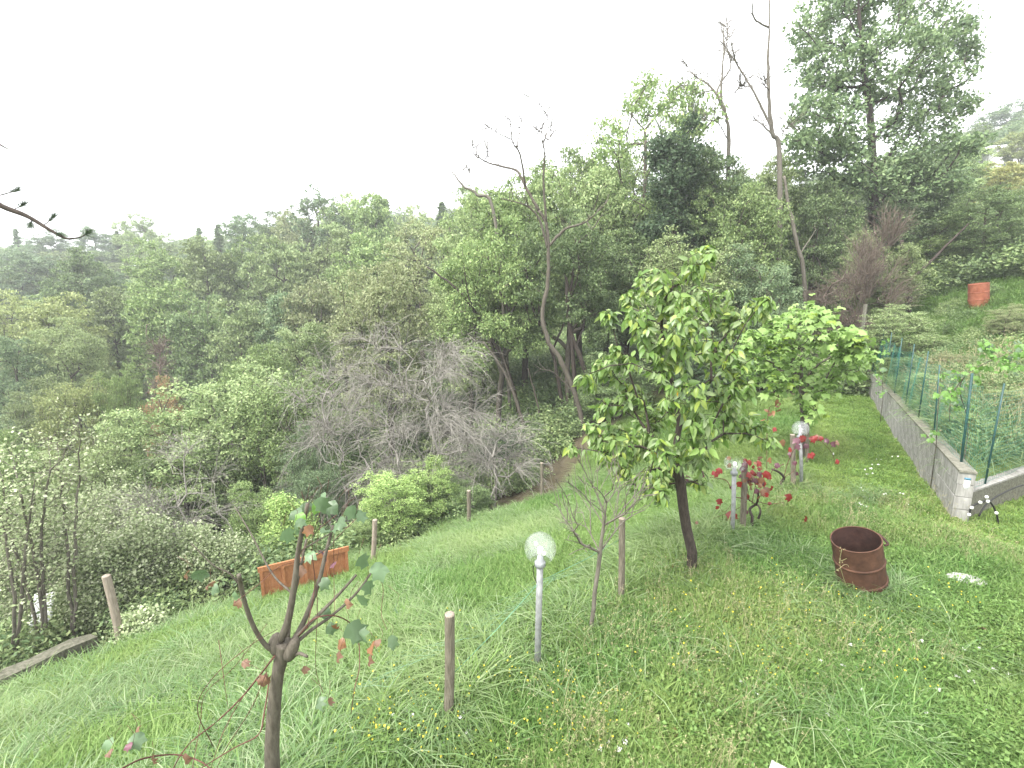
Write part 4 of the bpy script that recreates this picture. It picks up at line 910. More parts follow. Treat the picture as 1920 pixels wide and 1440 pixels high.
# orange boards
M['orange'] = barkmat('orange_paint', (.30, .125, .055), (.44, .20, .095), 7, .5, .3, .8)
def boards():
    a = hit(492, 1136); b = hit(655, 1085); b = at(655, 1085, b[1]); d = (b - a); d[2] = 0; Lh = np.linalg.norm(d); d /= Lh; ta = at(479, 1064, a[1])[2] - a[2]; tb = at(652, 1024, b[1])[2] - b[2]
    root = empty('orange_board_screen', a, math.atan2(d[1], d[0])); n = 4; slope = b[2] - a[2]
    for k in range(n):
        x0, x1 = Lh * k / n + .01, Lh * (k + 1) / n - .01; z = lambda x: (a[2] * 0 + slope * x / Lh); h = lambda x: z(x) + ta + (tb - ta) * x / Lh
        V_ = np.array([[x0, 0, z(x0) - .35], [x1, 0, z(x1) - .35], [x1, 0, h(x1) - .03], [x0, 0, h(x0) - .03]]); V_ = np.vstack([V_, V_ + [0, .025, 0]])
        obj('board', npmesh('board', V_, np.array([[0, 1, 2, 3], [7, 6, 5, 4], [0, 4, 5, 1], [1, 5, 6, 2], [2, 6, 7, 3], [3, 7, 4, 0]]), False), [M['orange']], root)
    for nm, zo, th_ in (('top_rail', -.04, .09),):
        V_ = np.array([[-.02, -.035, ta + zo - .05], [Lh + .02, -.035, slope + tb + zo - .05], [Lh + .02, -.035, slope + tb + zo + .045], [-.02, -.035, ta + zo + .045]]); V_ = np.vstack([V_, V_ + [0, .034, 0]])
        obj(nm, npmesh(nm, V_, np.array([[0, 1, 2, 3], [7, 6, 5, 4], [0, 4, 5, 1], [1, 5, 6, 2], [2, 6, 7, 3], [3, 7, 4, 0]]), False), [M['orange']], root)
    for k in range(5):
        x = Lh * k / 4; x = min(max(x, .03), Lh - .03); z0 = slope * x / Lh; hh = ta + (tb - ta) * x / Lh
        obj('batten', MB().box((x, -.02, z0 + hh / 2 - .24), (.05, .034, hh + .3)).mesh('batten', False), [M['orange']], root)
    return prop(root, 'orange board screen leaning in the grass behind the pruned tree', 'screen')
boards()

# ------------------------------------------------------------------ block wall and fence
WL = np.linalg.norm(W1 - W0); wr = empty('block_wall', (W0[0], W0[1], 0), math.atan2(WD[1], WD[0]))
bl, bh, bw = .5, .2, .2; bm_ = []
def bevbox(l, w_, h, b, R):
    v = []
    for z, s in ((0, b), (b, 0), (h - b, 0), (h, b)):
        for x, y in ((s, s), (l - s, s), (l - s, w_ - s), (s, w_ - s)): v.append((x, y, z))
    v = np.array(v) + R.normal(0, .0025, (16, 3)); f = [[3, 2, 1, 0], [12, 13, 14, 15]]
    for k in range(3):
        for j in range(4): f.append([k * 4 + j, k * 4 + (j + 1) % 4, k * 4 + 4 + (j + 1) % 4, k * 4 + 4 + j])
    return npmesh('block', v, np.array(f), False)
BR = np.random.default_rng(15); bms = [bevbox(bl - .007, bw, bh - .007, .004, BR) for _ in range(5)]; hms = [bevbox(bl / 2 - .007, bw, bh - .007, .004, BR) for _ in range(3)]
for me in bms + hms: me.materials.append(M['block'])
# local frame: x along the wall, y to the left (path side); blocks fill y from -bw to 0
nb = int(WL / bl)
for row in range(5):
    z = -.2 + row * bh; x = 0
    if row % 2: 
        o = bpy.data.objects.new('block', hms[row % 3]); COL.objects.link(o); o.parent = wr; o.location = (0, -bw + BR.normal(0, .003), z); x = bl / 2
    while x < nb * bl - .1:
        last = x + bl > nb * bl + .01
        o = bpy.data.objects.new('block', (hms if last else bms)[BR.integers(3)]); COL.objects.link(o); o.parent = wr; o.location = (x, -bw + BR.normal(0, .004), z); x += bl
M['mortar'] = barkmat('mortar', (.10, .10, .09), (.17, .165, .155), 6, 1, .3)
obj('mortar', MB().box((nb * bl / 2, -bw / 2, .3), (nb * bl - .03, bw - .03, .97)).mesh('mortar', False), [M['mortar']], wr)
obj('coping', MB().box((nb * bl / 2 - .01, -bw / 2, .8 + .008), (nb * bl + .02, bw + .012, .03)).mesh('coping', False), [M['concdark']], wr)
prop(wr, 'long grey concrete block wall carrying the green fence beside the mown strip', 'wall')
w2 = empty('low_wall', (V0[0], V0[1], 0), math.atan2(VD[1], VD[0]))
obj('wall_body', MB().box((2.45, .1, .12), (4.5, .2, .66), jit=.01).mesh('body', False), [M['concdark']], w2); obj('wall_top', MB().box((2.45, .1, .465), (4.52, .23, .03)).mesh('top', False), [M['concrete']], w2)
prop(w2, 'low concrete wall turning right from the end of the block wall', 'wall')
obj_hose = MB().tube(smooth([at(1835, 968, 7.02), at(1850, 945, 7.1), at(1880, 925, 7.25), at(1925, 908, 7.45), at(1990, 905, 7.6)], 6), .012, 7)
prop(obj('hose', obj_hose.mesh('hose'), [M['cable']]), 'thick black hose lying along the low wall at the right edge', 'hose')
# fittings by the wall corner
fr = empty('hose_fittings', at(1830, 955, 6.9)); fb = np.array(at(1830, 955, 6.9))
for px, py in ((1822, 952), (1838, 942), (1852, 940), (1850, 932), (1868, 962), (1817, 965)):
    q = at(px, py, 6.88) - fb; obj('coupling', MB().lathe([(.0, -.022), (.018, -.02), (.024, 0), (.018, .02), (0, .022)], 10, q).mesh('coupling'), [M['petal_w']], fr)
obj('pipe', MB().tube(smooth([at(1817, 965, 6.9) - fb, at(1822, 950, 6.9) - fb, at(1840, 942, 6.9) - fb, at(1855, 940, 6.9) - fb, at(1868, 962, 6.9) - fb, at(1872, 985, 6.9) - fb], 5), .013, 7).mesh('pipe'), [M['cable']], fr)
prop(fr, 'black irrigation pipe with white couplings at the wall corner', 'pipe')
bt = at(1812, 905, 7.0); br = empty('plastic_bottle', bt); M['bluecap'] = plain('blue_plastic', (.05, .2, .3), .4); M['orangecap'] = plain('orange_plastic', (.5, .2, .04), .5)
obj('bottle_body', MB().lathe([(.045, .06), (.05, .03), (.05, -.05), (.035, -.09), (.02, -.11)], 14).mesh('b'), [M['sheet']], br); obj('lid', MB().lathe([(0, .085), (.05, .085), (.052, .058), (.045, .058)], 14).mesh('l'), [M['bluecap']], br)
obj('spout', MB().lathe([(.022, -.105), (.026, -.115), (.024, -.135), (0, -.137)], 10).mesh('s'), [M['orangecap']], br); obj('hook', MB().tube([(0, 0, .08), (.0, .03, .12), (.01, .06, .1)], .004, 5).mesh('h'), [M['cable']], br)
prop(br, 'upturned whitish plastic bottle with blue lid hung on the corner fence post', 'bottle')

M['fencegreen'] = plain('green_coated_steel', (.015, .065, .06), .45); M['net'] = plain('green_coated_wire', (.04, .20, .16), .5)
fn = empty('wire_fence', (W0[0], W0[1], 0)); fb = np.array([W0[0], W0[1], 0.]); F0 = W0 + WN * .13
def fpost(b, t, r=.02): obj('post', MB().tube([np.array(b) - fb, (np.array(b) + np.array(t)) / 2 - fb, np.array(t) - fb], r, 6).mesh('post'), [M['fencegreen']], fn)
spx = [(1722, 815, 1728, 676), (1698, 778, 1697, 655), (1676, 752, 1675, 648), (1658, 728, 1657, 636), (1752, 848, 1761, 684)]
def onwall(px, off=.13):
    """point of the fence line seen at this pixel column, on top of the wall"""
    t = np.linspace(0, WL, 4000); X = F0[0] + WD[0] * t; Y_ = F0[1] + WD[1] * t; dz = .82 - CAMZ; f = Y_ * cos(PITCH) - dz * sin(PITCH); i = np.argmin(np.abs(960 + FPX * X / f - px)); return np.array([X[i], Y_[i], .80])
tops = []
def wtop(t): return 2.22 + .02 * t
for px in (1803, 1752, 1722, 1698, 1677, 1659, 1646, 1636):
    b = onwall(px); t = np.linalg.norm(b[:2] - F0); lean = WD * (.0 if px != 1803 else -.0); tp = np.array([b[0], b[1], wtop(t)])
    if px == 1803: tp = at(1823, 700, b[1] + .05)
    if px == 1752: tp = at(1762, 684, b[1] + .05)
    fpost(b - [0, 0, .15], tp, .019 if px == 1803 else .014)
b = at(1848, 900, 7.32); fpost([b[0], b[1], .3], [b[0] + .02, b[1], 2.12], .015)
b2 = np.array([V0[0] + VD[0] * 3.2, V0[1] + VD[1] * 3.2]); fpost([b2[0], b2[1], .3], [b2[0], b2[1], 2.1], .02)
# wire net: uprights and rows, sagging a little
nm = MB(); NR = np.random.default_rng(6)
def netrun(A, D, Ln, z0, z1, sp=.075, r=.0015):
    ts = np.arange(0, Ln, sp); n = len(ts); zz = np.linspace(0, 1, 7)
    wob = lambda t, z: .03 * np.sin(t * 1.9 + z * 2) + .02 * np.sin(t * 5 + z)
    nr = np.array([D[1], -D[0]])
    def tubes3(P):
        k = P.shape[1]; off = np.array([[r, 0, 0], [-r * .5, r * .87, 0], [-r * .5, -r * .87, 0]]) if True else 0
        V_ = (P[:, :, None] + off[None, None]).reshape(-1, 3); e = np.arange(len(P))[:, None, None] * 3 * k + np.arange(k - 1)[None, :, None] * 3; j = np.arange(3)[None, None]; jj = (j + 1) % 3
        nm.add(V_, np.stack(np.broadcast_arrays(e + j, e + jj, e + 3 + jj, e + 3 + j), -1).reshape(-1, 4))
    T_, Zr = np.meshgrid(ts, zz, indexing='ij'); top = z1(T_); z = z0 + (top - z0) * Zr; w_ = wob(T_, z)
    tubes3(np.stack([A[0] + D[0] * T_ + nr[0] * w_, A[1] + D[1] * T_ + nr[1] * w_, z], -1))
    nrow = int((z1(0) - z0) / sp) + 1; tt = np.arange(0, Ln, .3); Zr, T_ = np.meshgrid(np.linspace(0, 1, nrow), tt, indexing='ij'); top = z1(T_) ; z = z0 + (top - z0) * Zr; w_ = wob(T_, z)
    P_ = np.stack([A[0] + D[0] * T_ + nr[0] * w_, A[1] + D[1] * T_ + nr[1] * w_, z], -1)
    off = np.array([[0, 0, r], [nr[0] * r, nr[1] * r, -r], [-nr[0] * r, -nr[1] * r, -r]]); k = P_.shape[1]
    V_ = (P_[:, :, None] + off[None, None]).reshape(-1, 3); e = np.arange(len(P_))[:, None, None] * 3 * k + np.arange(k - 1)[None, :, None] * 3; j = np.arange(3)[None, None]; jj = (j + 1) % 3
    nm.add(V_, np.stack(np.broadcast_arrays(e + j, e + jj, e + 3 + jj, e + 3 + j), -1).reshape(-1, 4))
netrun(F0 + WD * .05, WD, WL - .1, .83, lambda t: 2.12 - .0 * t - .08 * np.sin(t * 2.2) ** 2)
netrun(np.array([V0[0] + .16, V0[1] + .16]), VD, 4.2, .49, lambda t: 1.98 - .04 * np.sin(t * 2) + 0 * t)
me = nm.mesh('net', False); me.transform(Matrix.Translation(Vector(-fb))); prop(obj('wire_net', me, [M['net']], fn), kind='stuff')
prop(fn, 'green wire fence on thin green posts running along the block wall', 'fence')
pp = at(1608, 690, 18.6); g = float(H(pp[0], 18.6)); t = at(1607, 570, 18.6)
po = obj('concrete_post', MB().box((0, 0, (t[2] - g) / 2 - .1), (.09, .08, t[2] - g + .2)).mesh('p', False), [M['concdark']], loc=(pp[0], 18.6, g)); prop(po, 'thin grey concrete post at the far end of the green fence', 'post')

# green garden netting lying along the lawn edge
gn = MB(); NR = np.random.default_rng(9); e0, e1 = hit(760, 1400)[:2] + N1 * .25, hit(1180, 1060)[:2] + N1 * .3; D_ = e1 - e0; Ln = np.linalg.norm(D_); D_ /= Ln; NN = np.array([-D_[1], D_[0]])
def np3(P, r):
    d = unit(np.gradient(P, axis=0)); gn.tube(P, r, 3, cap=False)
tt = np.linspace(0, Ln, 40)
def netpt(t, v):
    x = e0[0] + D_[0] * t + NN[0] * (v * .95 + .07 * np.sin(t * 2.3)); y = e0[1] + D_[1] * t + NN[1] * (v * .95 + .07 * np.sin(t * 2.3)); z = H(x, y) + .05 + .34 * (1 - v) * (.75 + .25 * np.sin(t * 3.1 + 1)) + .03 * np.sin(9 * t + 4 * v); return np.stack([x, y, z], -1)
for v in np.linspace(0, 1, 9): np3(netpt(tt, v + 0 * tt), .0009)
for t in np.arange(0, Ln, .09): vv = np.linspace(0, 1, 6); np3(netpt(t + 0 * vv, vv), .0009)
prop(obj('garden_netting', gn.mesh('netting', False), [plain('netting_green', (.20, .36, .24), .6)]), 'sagging pale green garden netting along the edge of the lawn', 'netting', kind='stuff')
# strings between the posts
q0, q1, q2 = at(843, 1270, hit(841, 1352)[1]), at(1013, 1090, hit(1007, 1262)[1]), at(1165, 1010, hit(1164, 1135)[1])
st = MB()
for a_, b_ in ((q0, q1), (q1, q2)): st.tube([a_, (a_ + b_) / 2 - [0, 0, .02], b_], .002, 4)
prop(obj('string', st.mesh('string'), [plain('green_string', (.12, .32, .22), .6)]), 'thin green string tied from post to lamp pole to post', 'string')

# ------------------------------------------------------------------ rusty barrels
def rustmat(name, c1, c2, c3):
    m, N, L = mat(name); tc = N.new('ShaderNodeTexCoord'); n1 = N.new('ShaderNodeTexNoise'); n1.inputs['Scale'].default_value = 7; n1.inputs['Detail'].default_value = 8; n1.inputs['Roughness'].default_value = .7
    L.new(tc.outputs['Object'], n1.inputs[0]); r = ramp(N, [c1, c2, c3], [.3, .52, .75]); L.new(n1.outputs[0], r.inputs[0])
    p = N.new('ShaderNodeBsdfPrincipled'); p.inputs['Roughness'].default_value = .75; p.inputs['Specular IOR Level'].default_value = .3; L.new(r.outputs[0], p.inputs['Base Color'])
    b = N.new('ShaderNodeBump'); b.inputs['Strength'].default_value = .4; b.inputs['Distance'].default_value = .006; L.new(n1.outputs[0], b.inputs['Height']); L.new(b.outputs[0], p.inputs['Normal'])
    o = N.new('ShaderNodeOutputMaterial'); L.new(p.outputs[0], o.inputs[0]); return m
M['rustdrum'] = rustmat('rusted_steel', (.038, .019, .012), (.08, .038, .023), (.14, .07, .042)); M['reddrum'] = rustmat('faded_red_paint', (.17, .05, .025), (.26, .085, .045), (.32, .14, .085))
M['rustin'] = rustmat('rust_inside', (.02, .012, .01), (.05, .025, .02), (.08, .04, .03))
def barrel(name, b, rot, m, closed, label, holes=True, h=.88, r=.285):
    root = empty(name, b); root.rotation_euler = rot
    body = [(r * .985, 0), (r, .012), (r, h * .31), (r, h * .33), (r + .0, h * .33), (r, h * .64), (r, h * .66), (r, h - .01)]
    mb = MB().lathe([(r, 0), (r, h * .2), (r, h * .4), (r, h * .6), (r, h * .8), (r, h)], 40)
    obj('body', mb.mesh('body'), [m], root)
    if not closed:
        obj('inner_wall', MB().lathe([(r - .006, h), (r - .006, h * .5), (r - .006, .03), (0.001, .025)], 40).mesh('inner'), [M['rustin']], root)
    else: obj('lid', MB().lathe([(r - .01, h - .012), (.001, h - .012)], 32).mesh('lid'), [m], root)
    for z in (h * .345, h * .655):
        obj('hoop', MB().lathe([(r, z - .016), (r + .008, z - .009), (r + .012, z), (r + .008, z + .009), (r, z + .016)], 40).mesh('hoop'), [m], root)
    tor = [(r - .002 + .008 * cos(a), h + .008 * sin(a)) for a in np.linspace(0, 2 * pi, 9)]
    obj('rim', MB().lathe(tor, 40).mesh('rim'), [m], root)
    obj('base_rim', MB().lathe([(r, .0), (r + .006, .004), (r + .006, .02), (r, .024)], 32).mesh('bot'), [m], root)
    if not closed:
        obj('inner_rod', MB().tube(smooth([(-.10, -.2, h - .02), (-.10, -.1, h - .1), (-.11, .03, h - .16), (-.12, .15, h - .28)], 4), .006, 5).mesh('rod'), [M['galv']], root)
        obj('handle', MB().tube(smooth([(r + .0, .06, h - .05), (r + .05, .05, h - .06), (r + .055, -.02, h - .08), (r + .045, -.09, h - .1), (r + 0, -.10, h - .1)], 4), .014, 7).mesh('h'), [M['rustin']], root)
    return prop(root, label, 'barrel', 'old oil drums')
db = hit(1622, 1100); barrel('rusty_barrel', db - np.array([-.0, 0, .11]), (radians(4), radians(-17), 0), M['rustdrum'], False, 'open dark rusty oil drum tilting in the lawn', h=.79, r=.25)
d2 = hit(1835, 574); barrel('red_barrel', d2 - np.array([0, 0, .05]), (0, radians(-9), 0), M['reddrum'], True, 'faded red oil drum on the slope at the far right', h=.92, r=.31)

# weeds growing in front of the drum
wd_ = empty('weed', hit(1612, 1118)); wb = np.array(wd_.location); WR = np.random.default_rng(4); mb = MB(); fl = MB()
for (x0, y0, x1, y1, y2, x2) in [(1600, 1110, 1598, 1050, 1052, 1575), (1603, 1112, 1590, 1060, 1070, 1568), (1625, 1112, 1628, 1080, 1062, 1622), (1632, 1112, 1645, 1090, 1078, 1646), (1618, 1112, 1616, 1080, 1074, 1616), (1590, 1108, 1575, 1060, 1030, 1578), (1640, 1112, 1632, 1080, 1058, 1632)]:
    f = wb[1] - .02; P = smooth([at(x0, y0, f), at(x1, y1, f), at(x2, y2, f)], 5) - wb; mb.tube(P, .0025, 4)
    C = P[-1][None] + WR.normal(0, .015, (7, 3)); leaves(C, 1, .0, .022, WR, mb=fl)
obj('stems', mb.mesh('s'), [M['straw']], wd_); obj('seed_heads', fl.mesh('f', False), [M['straw']], wd_); prop(wd_, 'straggly seeding weed standing in front of the rusty drum', 'weed')

# slab corner, flat stone, soil patch
sb = hit(1432, 1418); M['pale'+'conc'] = barkmat('pale_concrete', (.30, .295, .28), (.46, .45, .43), 6, 1, .2)
so_ = obj('concrete_slab', MB().box((0, -.03, 0), (.42, .42, .10), jit=.004).mesh('slab', False), [M['paleconc']], loc=(sb[0] - .02, sb[1] - .40, .10)); so_.rotation_euler = (0, 0, radians(50)); prop(so_, 'corner of a pale concrete slab at the bottom edge of the photo', 'slab')
sp = hit(1812, 1096) + [0, 0, .05]; so_ = obj('flat_stone', MB().lathe([(.001, .05), (.12, .05), (.19, .035), (.22, 0), (.2, -.05)], 11).mesh('stone', False), [M['paleconc']], loc=sp); so_.scale = (1.0, .6, 1); so_.rotation_euler = (0, .05, -.3); prop(so_, 'flat pale stone lying in the grass right of the rusty drum', 'stone')
tb = hit(1305, 1080); so_ = obj('bare_soil', MB().lathe([(.001, .05), (.12, .045), (.2, .02), (.27, -.03)], 16).mesh('soil'), [barkmat('grey_soil', (.07, .06, .055), (.17, .15, .14), 12, 1, .9)], loc=tb); prop(so_, kind='structure')

# ------------------------------------------------------------------ leaf shapes for the near plants
def ovate(L=1, W=.42, fold=.12, curl=.25, pts_=6):
    t = np.linspace(0, 1, pts_); wprof = np.sin(pi * t ** .8) ** .9 * W / 2; wprof[-1] = 0; wprof[0] = 0; V_ = []; F_ = []
    for a, ww in zip(t, wprof):
        z = -curl * a * a; V_ += [(-ww, a * L, z + fold * ww * 2), (0, a * L, z), (ww, a * L, z + fold * ww * 2)]
    for i in range(pts_ - 1):
        b = 3 * i; F_ += [[b, b + 1, b + 4, b + 3], [b + 1, b + 2, b + 5, b + 4]]
    return np.array(V_), np.array(F_)
def lobed(nl=5, depth=.45, cup=.15, R=np.random.default_rng(1)):
    """palmate leaf, stalk at the origin, spreading along +y"""
    V_ = [(0, 0, 0), (0, .42, cup * .2)]; rim = []
    n = nl * 2 + 1; a0, a1 = radians(-140), radians(140)
    for k in range(n):
        a = a0 + (a1 - a0) * k / (n - 1); tip = k % 2 == 1; rr = (.58 if tip else .58 * (1 - depth)) * (1 - .28 * abs(a) / pi) * R.uniform(.9, 1.1)
        if k in (0, n - 1): rr = .42
        V_.append((sin(a) * rr, .42 + cos(a) * rr, cup * R.uniform(-.5, .4) - (.12 if tip else 0)))
    F_ = [[1, 2 + k, 3 + k] for k in range(n - 1)] + [[0, 2, 1], [0, 1, n + 1]]
    return np.array(V_), np.array(F_)
def place_leaf(me, m, root, P, dirv, nrm, size, name='leaf'):
    y = unit(np.array(dirv, float)); x = unit(np.cross(y, nrm)); z = np.cross(x, y); o = bpy.data.objects.new(name, me); COL.objects.link(o); o.parent = root
    Mx = np.eye(4); Mx[:3, 0] = x * size; Mx[:3, 1] = y * size; Mx[:3, 2] = z * size; Mx[:3, 3] = P; o.matrix_basis = Matrix(Mx.tolist())
    if m is not None: o.material_slots[0].link = 'OBJECT'; o.material_slots[0].material = m
    return o
def leafmass(shapes, P, D, Nn, size, R):
    mb = MB(); y = unit(D); x = unit(np.cross(y, Nn)); z = np.cross(x, y); which = R.integers(0, len(shapes), len(P))
    for k, (V_, F_) in enumerate(shapes):
        s = which == k; n = s.sum()
        if not n: continue
        W_ = P[s][:, None] + size[s][:, None, None] * (V_[None, :, 0, None] * x[s][:, None] + V_[None, :, 1, None] * y[s][:, None] + V_[None, :, 2, None] * z[s][:, None])
        mb.add(W_.reshape(-1, 3), (F_[None] + np.arange(n)[:, None, None] * len(V_)).reshape(-1, F_.shape[1]))
    return mb
OV = [ovate(1, .42, .15, .15), ovate(1, .46, .25, .35), ovate(1, .38, .05, .5)]; OVM = [npmesh('leaf', *v) for v in OV]
LB = [lobed(5, .34, .35, np.random.default_rng(k)) for k in range(3)]; LBM = [npmesh('leaf', *v, True) for v in LB]
def nearleaf(name, cols, spec=.5, rough=.42, trans=.3):
    return leafmat(name, cols, trans=trans, spec=spec, rough=rough, gain=1)
K = {}
K['fruit'] = nearleaf('fruit_leaf', [(.07, .14, .03), (.11, .19, .045), (.16, .25, .06)]); K['fruitpale'] = nearleaf('fruit_leaf_pale', [(.13, .20, .10), (.18, .25, .14)], .6, .4); K['fruityg'] = nearleaf('fruit_leaf_yellow_green', [(.22, .33, .05), (.28, .38, .07)], trans=.45)
K['gold'] = nearleaf('fruit_leaf_gold', [(.55, .38, .03), (.45, .26, .03)]); K['fig'] = nearleaf('fig_leaf', [(.19, .31, .08), (.25, .38, .11), (.32, .43, .17)], .5, .45, .3)
K['red'] = nearleaf('red_vine_leaf', [(.28, .03, .02), (.18, .02, .03)]); K['purple'] = nearleaf('purple_vine_leaf', [(.13, .05, .07), (.18, .08, .10)]); K['orange'] = nearleaf('orange_leaf', [(.28, .14, .065), (.22, .11, .06)])
K['vine'] = nearleaf('vine_leaf_grey_green', [(.10, .17, .08), (.15, .22, .12)], .5); K['vinegreen'] = nearleaf('vine_leaf_green', [(.13, .27, .05), (.19, .34, .08)], trans=.4)
K['brown'] = nearleaf('withered_leaf', [(.20, .11, .07), (.27, .17, .11)])
for me in OVM: me.materials.append(K['fruit'])
for me in LBM: me.materials.append(K['fig'])

# ------------------------------------------------------------------ big-leaved fruit tree
def fruit_tree():
    R = np.random.default_rng(12); b = hit(1298, 1080); f = b[1]; root = empty('fruit_tree', b)
    tr = [b - [0, 0, .2], at(1297, 1075, f), at(1287, 990, f), at(1276, 905, f), at(1268, 830, f), at(1268, 760, f), at(1255, 690, f + .1), at(1240, 610, f + .1), at(1240, 560, f + .1)]
    blobs = [(1312, 492, 30), (1322, 470, 14), (1235, 530, 42), (1180, 560, 26), (1275, 560, 45), (1330, 560, 40), (1140, 590, 14), (1420, 575, 22), (1375, 600, 28), (1435, 560, 12), (1200, 610, 34), (1290, 620, 45), (1235, 660, 45), (1160, 670, 36), (1125, 690, 22), (1100, 710, 14), (1340, 660, 44), (1380, 680, 30), (1180, 730, 42), (1280, 720, 48), (1350, 740, 42), (1395, 720, 26), (1130, 760, 26), (1220, 790, 44), (1310, 800, 46), (1370, 790, 38), (1415, 805, 26), (1440, 825, 10), (1150, 815, 34), (1110, 800, 18), (1190, 850, 36), (1250, 860, 36), (1315, 855, 34), (1215, 900, 26), (1165, 880, 22), (1270, 900, 22), (1072, 838, 9), (1140, 850, 22), (1240, 925, 14), (1310, 900, 18), (1160, 840, 30), (1120, 830, 18), (1200, 820, 30), (1230, 880, 26), (1185, 905, 16), (1260, 760, 40), (1240, 840, 30)]
    T_ = []
    for px, py, r in blobs:
        n = int(6 + r * .66); dy = R.uniform(-.75, .75); c = at(px, py, f + dy)
        v = unit(R.normal(0, 1, (n, 3))) * R.uniform(.15, 1, (n, 1)) * r / FPX * f * 1.1; T_.append(c + v)
    T_ = np.concatenate(T_)
    sk_ = grow([t - b for t in tr], T_ - b, step=.22, wt=.35, rtip=.0026, rmax=.06, jit=.03, seed=3, minattach=.38)
    obj('trunk', skin(sk_, MB(), ((.03, 10), (.01, 6), (0, 4))).mesh('trunk'), [M['barkdark']], root)
    # leaves hang in rows along the twig ends
    A, PA = sk_[0], sk_[1]; P = []; D = []
    for t in sk_[4]:
        p1 = A[t]; p0 = A[PA[t]]; d = unit(p1 - p0); k = R.integers(4, 8)
        for j in range(k):
            u = j / k; P.append(p1 - (p1 - p0) * u * 1.0 + R.normal(0, .008, 3)); o = unit(np.cross(d, [0, 0, 1]) * (1 if j % 2 else -1) + d * .5 + R.normal(0, .25, 3)); D.append(o * .75 + np.array([0, 0, -R.uniform(.25, 1.1)]))
    P, D = np.array(P), np.array(D); n = len(P); Nn = unit(R.normal(0, .5, (n, 3)) + np.array([0, -.2, 1.])); sz = R.uniform(.07, .14, n)
    idx = R.permutation(n); vis = idx[np.argsort(P[idx, 1] + R.normal(0, .35, n))]   # the nearest side first
    for i in vis[:300]:
        u = R.uniform(); m = K['gold'] if u < .03 else K['fruityg'] if u < .25 else K['fruitpale'] if u < .50 else K['fruit']
        place_leaf(OVM[R.integers(3)], m, root, P[i], D[i], Nn[i], sz[i])
    rest = vis[300:]; cut = R.uniform(0, 1, len(rest))
    mb = leafmass(OV, P[rest], D[rest], Nn[rest], sz[rest], R); me = mb.mesh('foliage'); me.materials.append(leafmat('fruit_foliage', [(.09, .17, .035), (.13, .22, .05), (.18, .28, .07), (.22, .29, .15), (.28, .36, .06)], trans=.35, spec=.5, rough=.42, gain=1)); prop(obj('foliage', me, [], root), kind='stuff')
    prop(root, 'big-leaved young fruit tree with drooping leaves in the middle of the lawn', 'tree'); print('fruit leaves', n)
fruit_tree()
def fig_tree():
    R = np.random.default_rng(14); b = hit(1508, 870); f = b[1]; f = 9.9; p = at(1506, 850, f); b = np.array([p[0], f, float(H(p[0], f))]); root = empty('fig_tree', b)
    tr = [b - [0, 0, .1], at(1506, 790, f), at(1504, 750, f), at(1503, 700, f), at(1502, 650, f)]
    blobs = [(1525, 582, 16), (1495, 595, 26), (1545, 600, 18), (1450, 615, 20), (1480, 630, 34), (1530, 630, 34), (1430, 650, 24), (1560, 650, 30), (1590, 655, 26), (1610, 670, 14), (1470, 670, 36), (1520, 680, 36), (1430, 690, 22), (1580, 690, 26), (1460, 715, 26), (1500, 720, 30), (1545, 715, 26), (1505, 748, 16), (1525, 770, 8), (1410, 670, 12), (1600, 640, 18), (1575, 625, 12), (1400, 650, 12), (1415, 630, 12), (1625, 665, 10), (1600, 690, 12)]
    T_ = []
    for px, py, r in blobs:
        n = int(2 + r * .4); c = at(px, py, f + R.uniform(-.9, .9)); v = unit(R.normal(0, 1, (n, 3))) * R.uniform(.15, 1, (n, 1)) * r / FPX * f * 1.1; T_.append(c + v)
    T_ = np.concatenate(T_); sk_ = grow([t - b for t in tr], T_ - b, step=.25, wt=.3, rtip=.005, rmax=.055, jit=.04, seed=4, minattach=.3)
    obj('trunk', skin(sk_, MB(), ((.02, 8), (0, 4))).mesh('trunk'), [M['bark']], root)
    A = sk_[0]; P = np.repeat(A[sk_[4]], 5, 0); n = len(P); P = P + R.normal(0, .08, (n, 3)); D = unit(R.normal(0, 1, (n, 3)) * [1, 1, .3] + [0, 0, -.15]); Nn = unit(R.normal(0, .35, (n, 3)) + [0, -.2, 1.]); sz = R.uniform(.13, .21, n)
    vis = np.argsort(P[:, 1] + R.normal(0, .3, n))
    for i in vis[:300]: place_leaf(LBM[R.integers(3)], K['fig'] if R.uniform() < .8 else K['fruityg'], root, P[i], D[i], Nn[i], sz[i])
    rest = vis[300:]
    if len(rest): me = leafmass(LB, P[rest], D[rest], Nn[rest], sz[rest], R).mesh('foliage'); me.materials.append(leafmat('fig_foliage', [(.15, .26, .06), (.21, .33, .09), (.28, .40, .14)], trans=.35, spec=.5, gain=1)); prop(obj('foliage', me, [], root), kind='stuff')
    prop(root, 'light green fig tree with lobed leaves at the start of the mown strip', 'tree'); print('fig', n)
fig_tree()

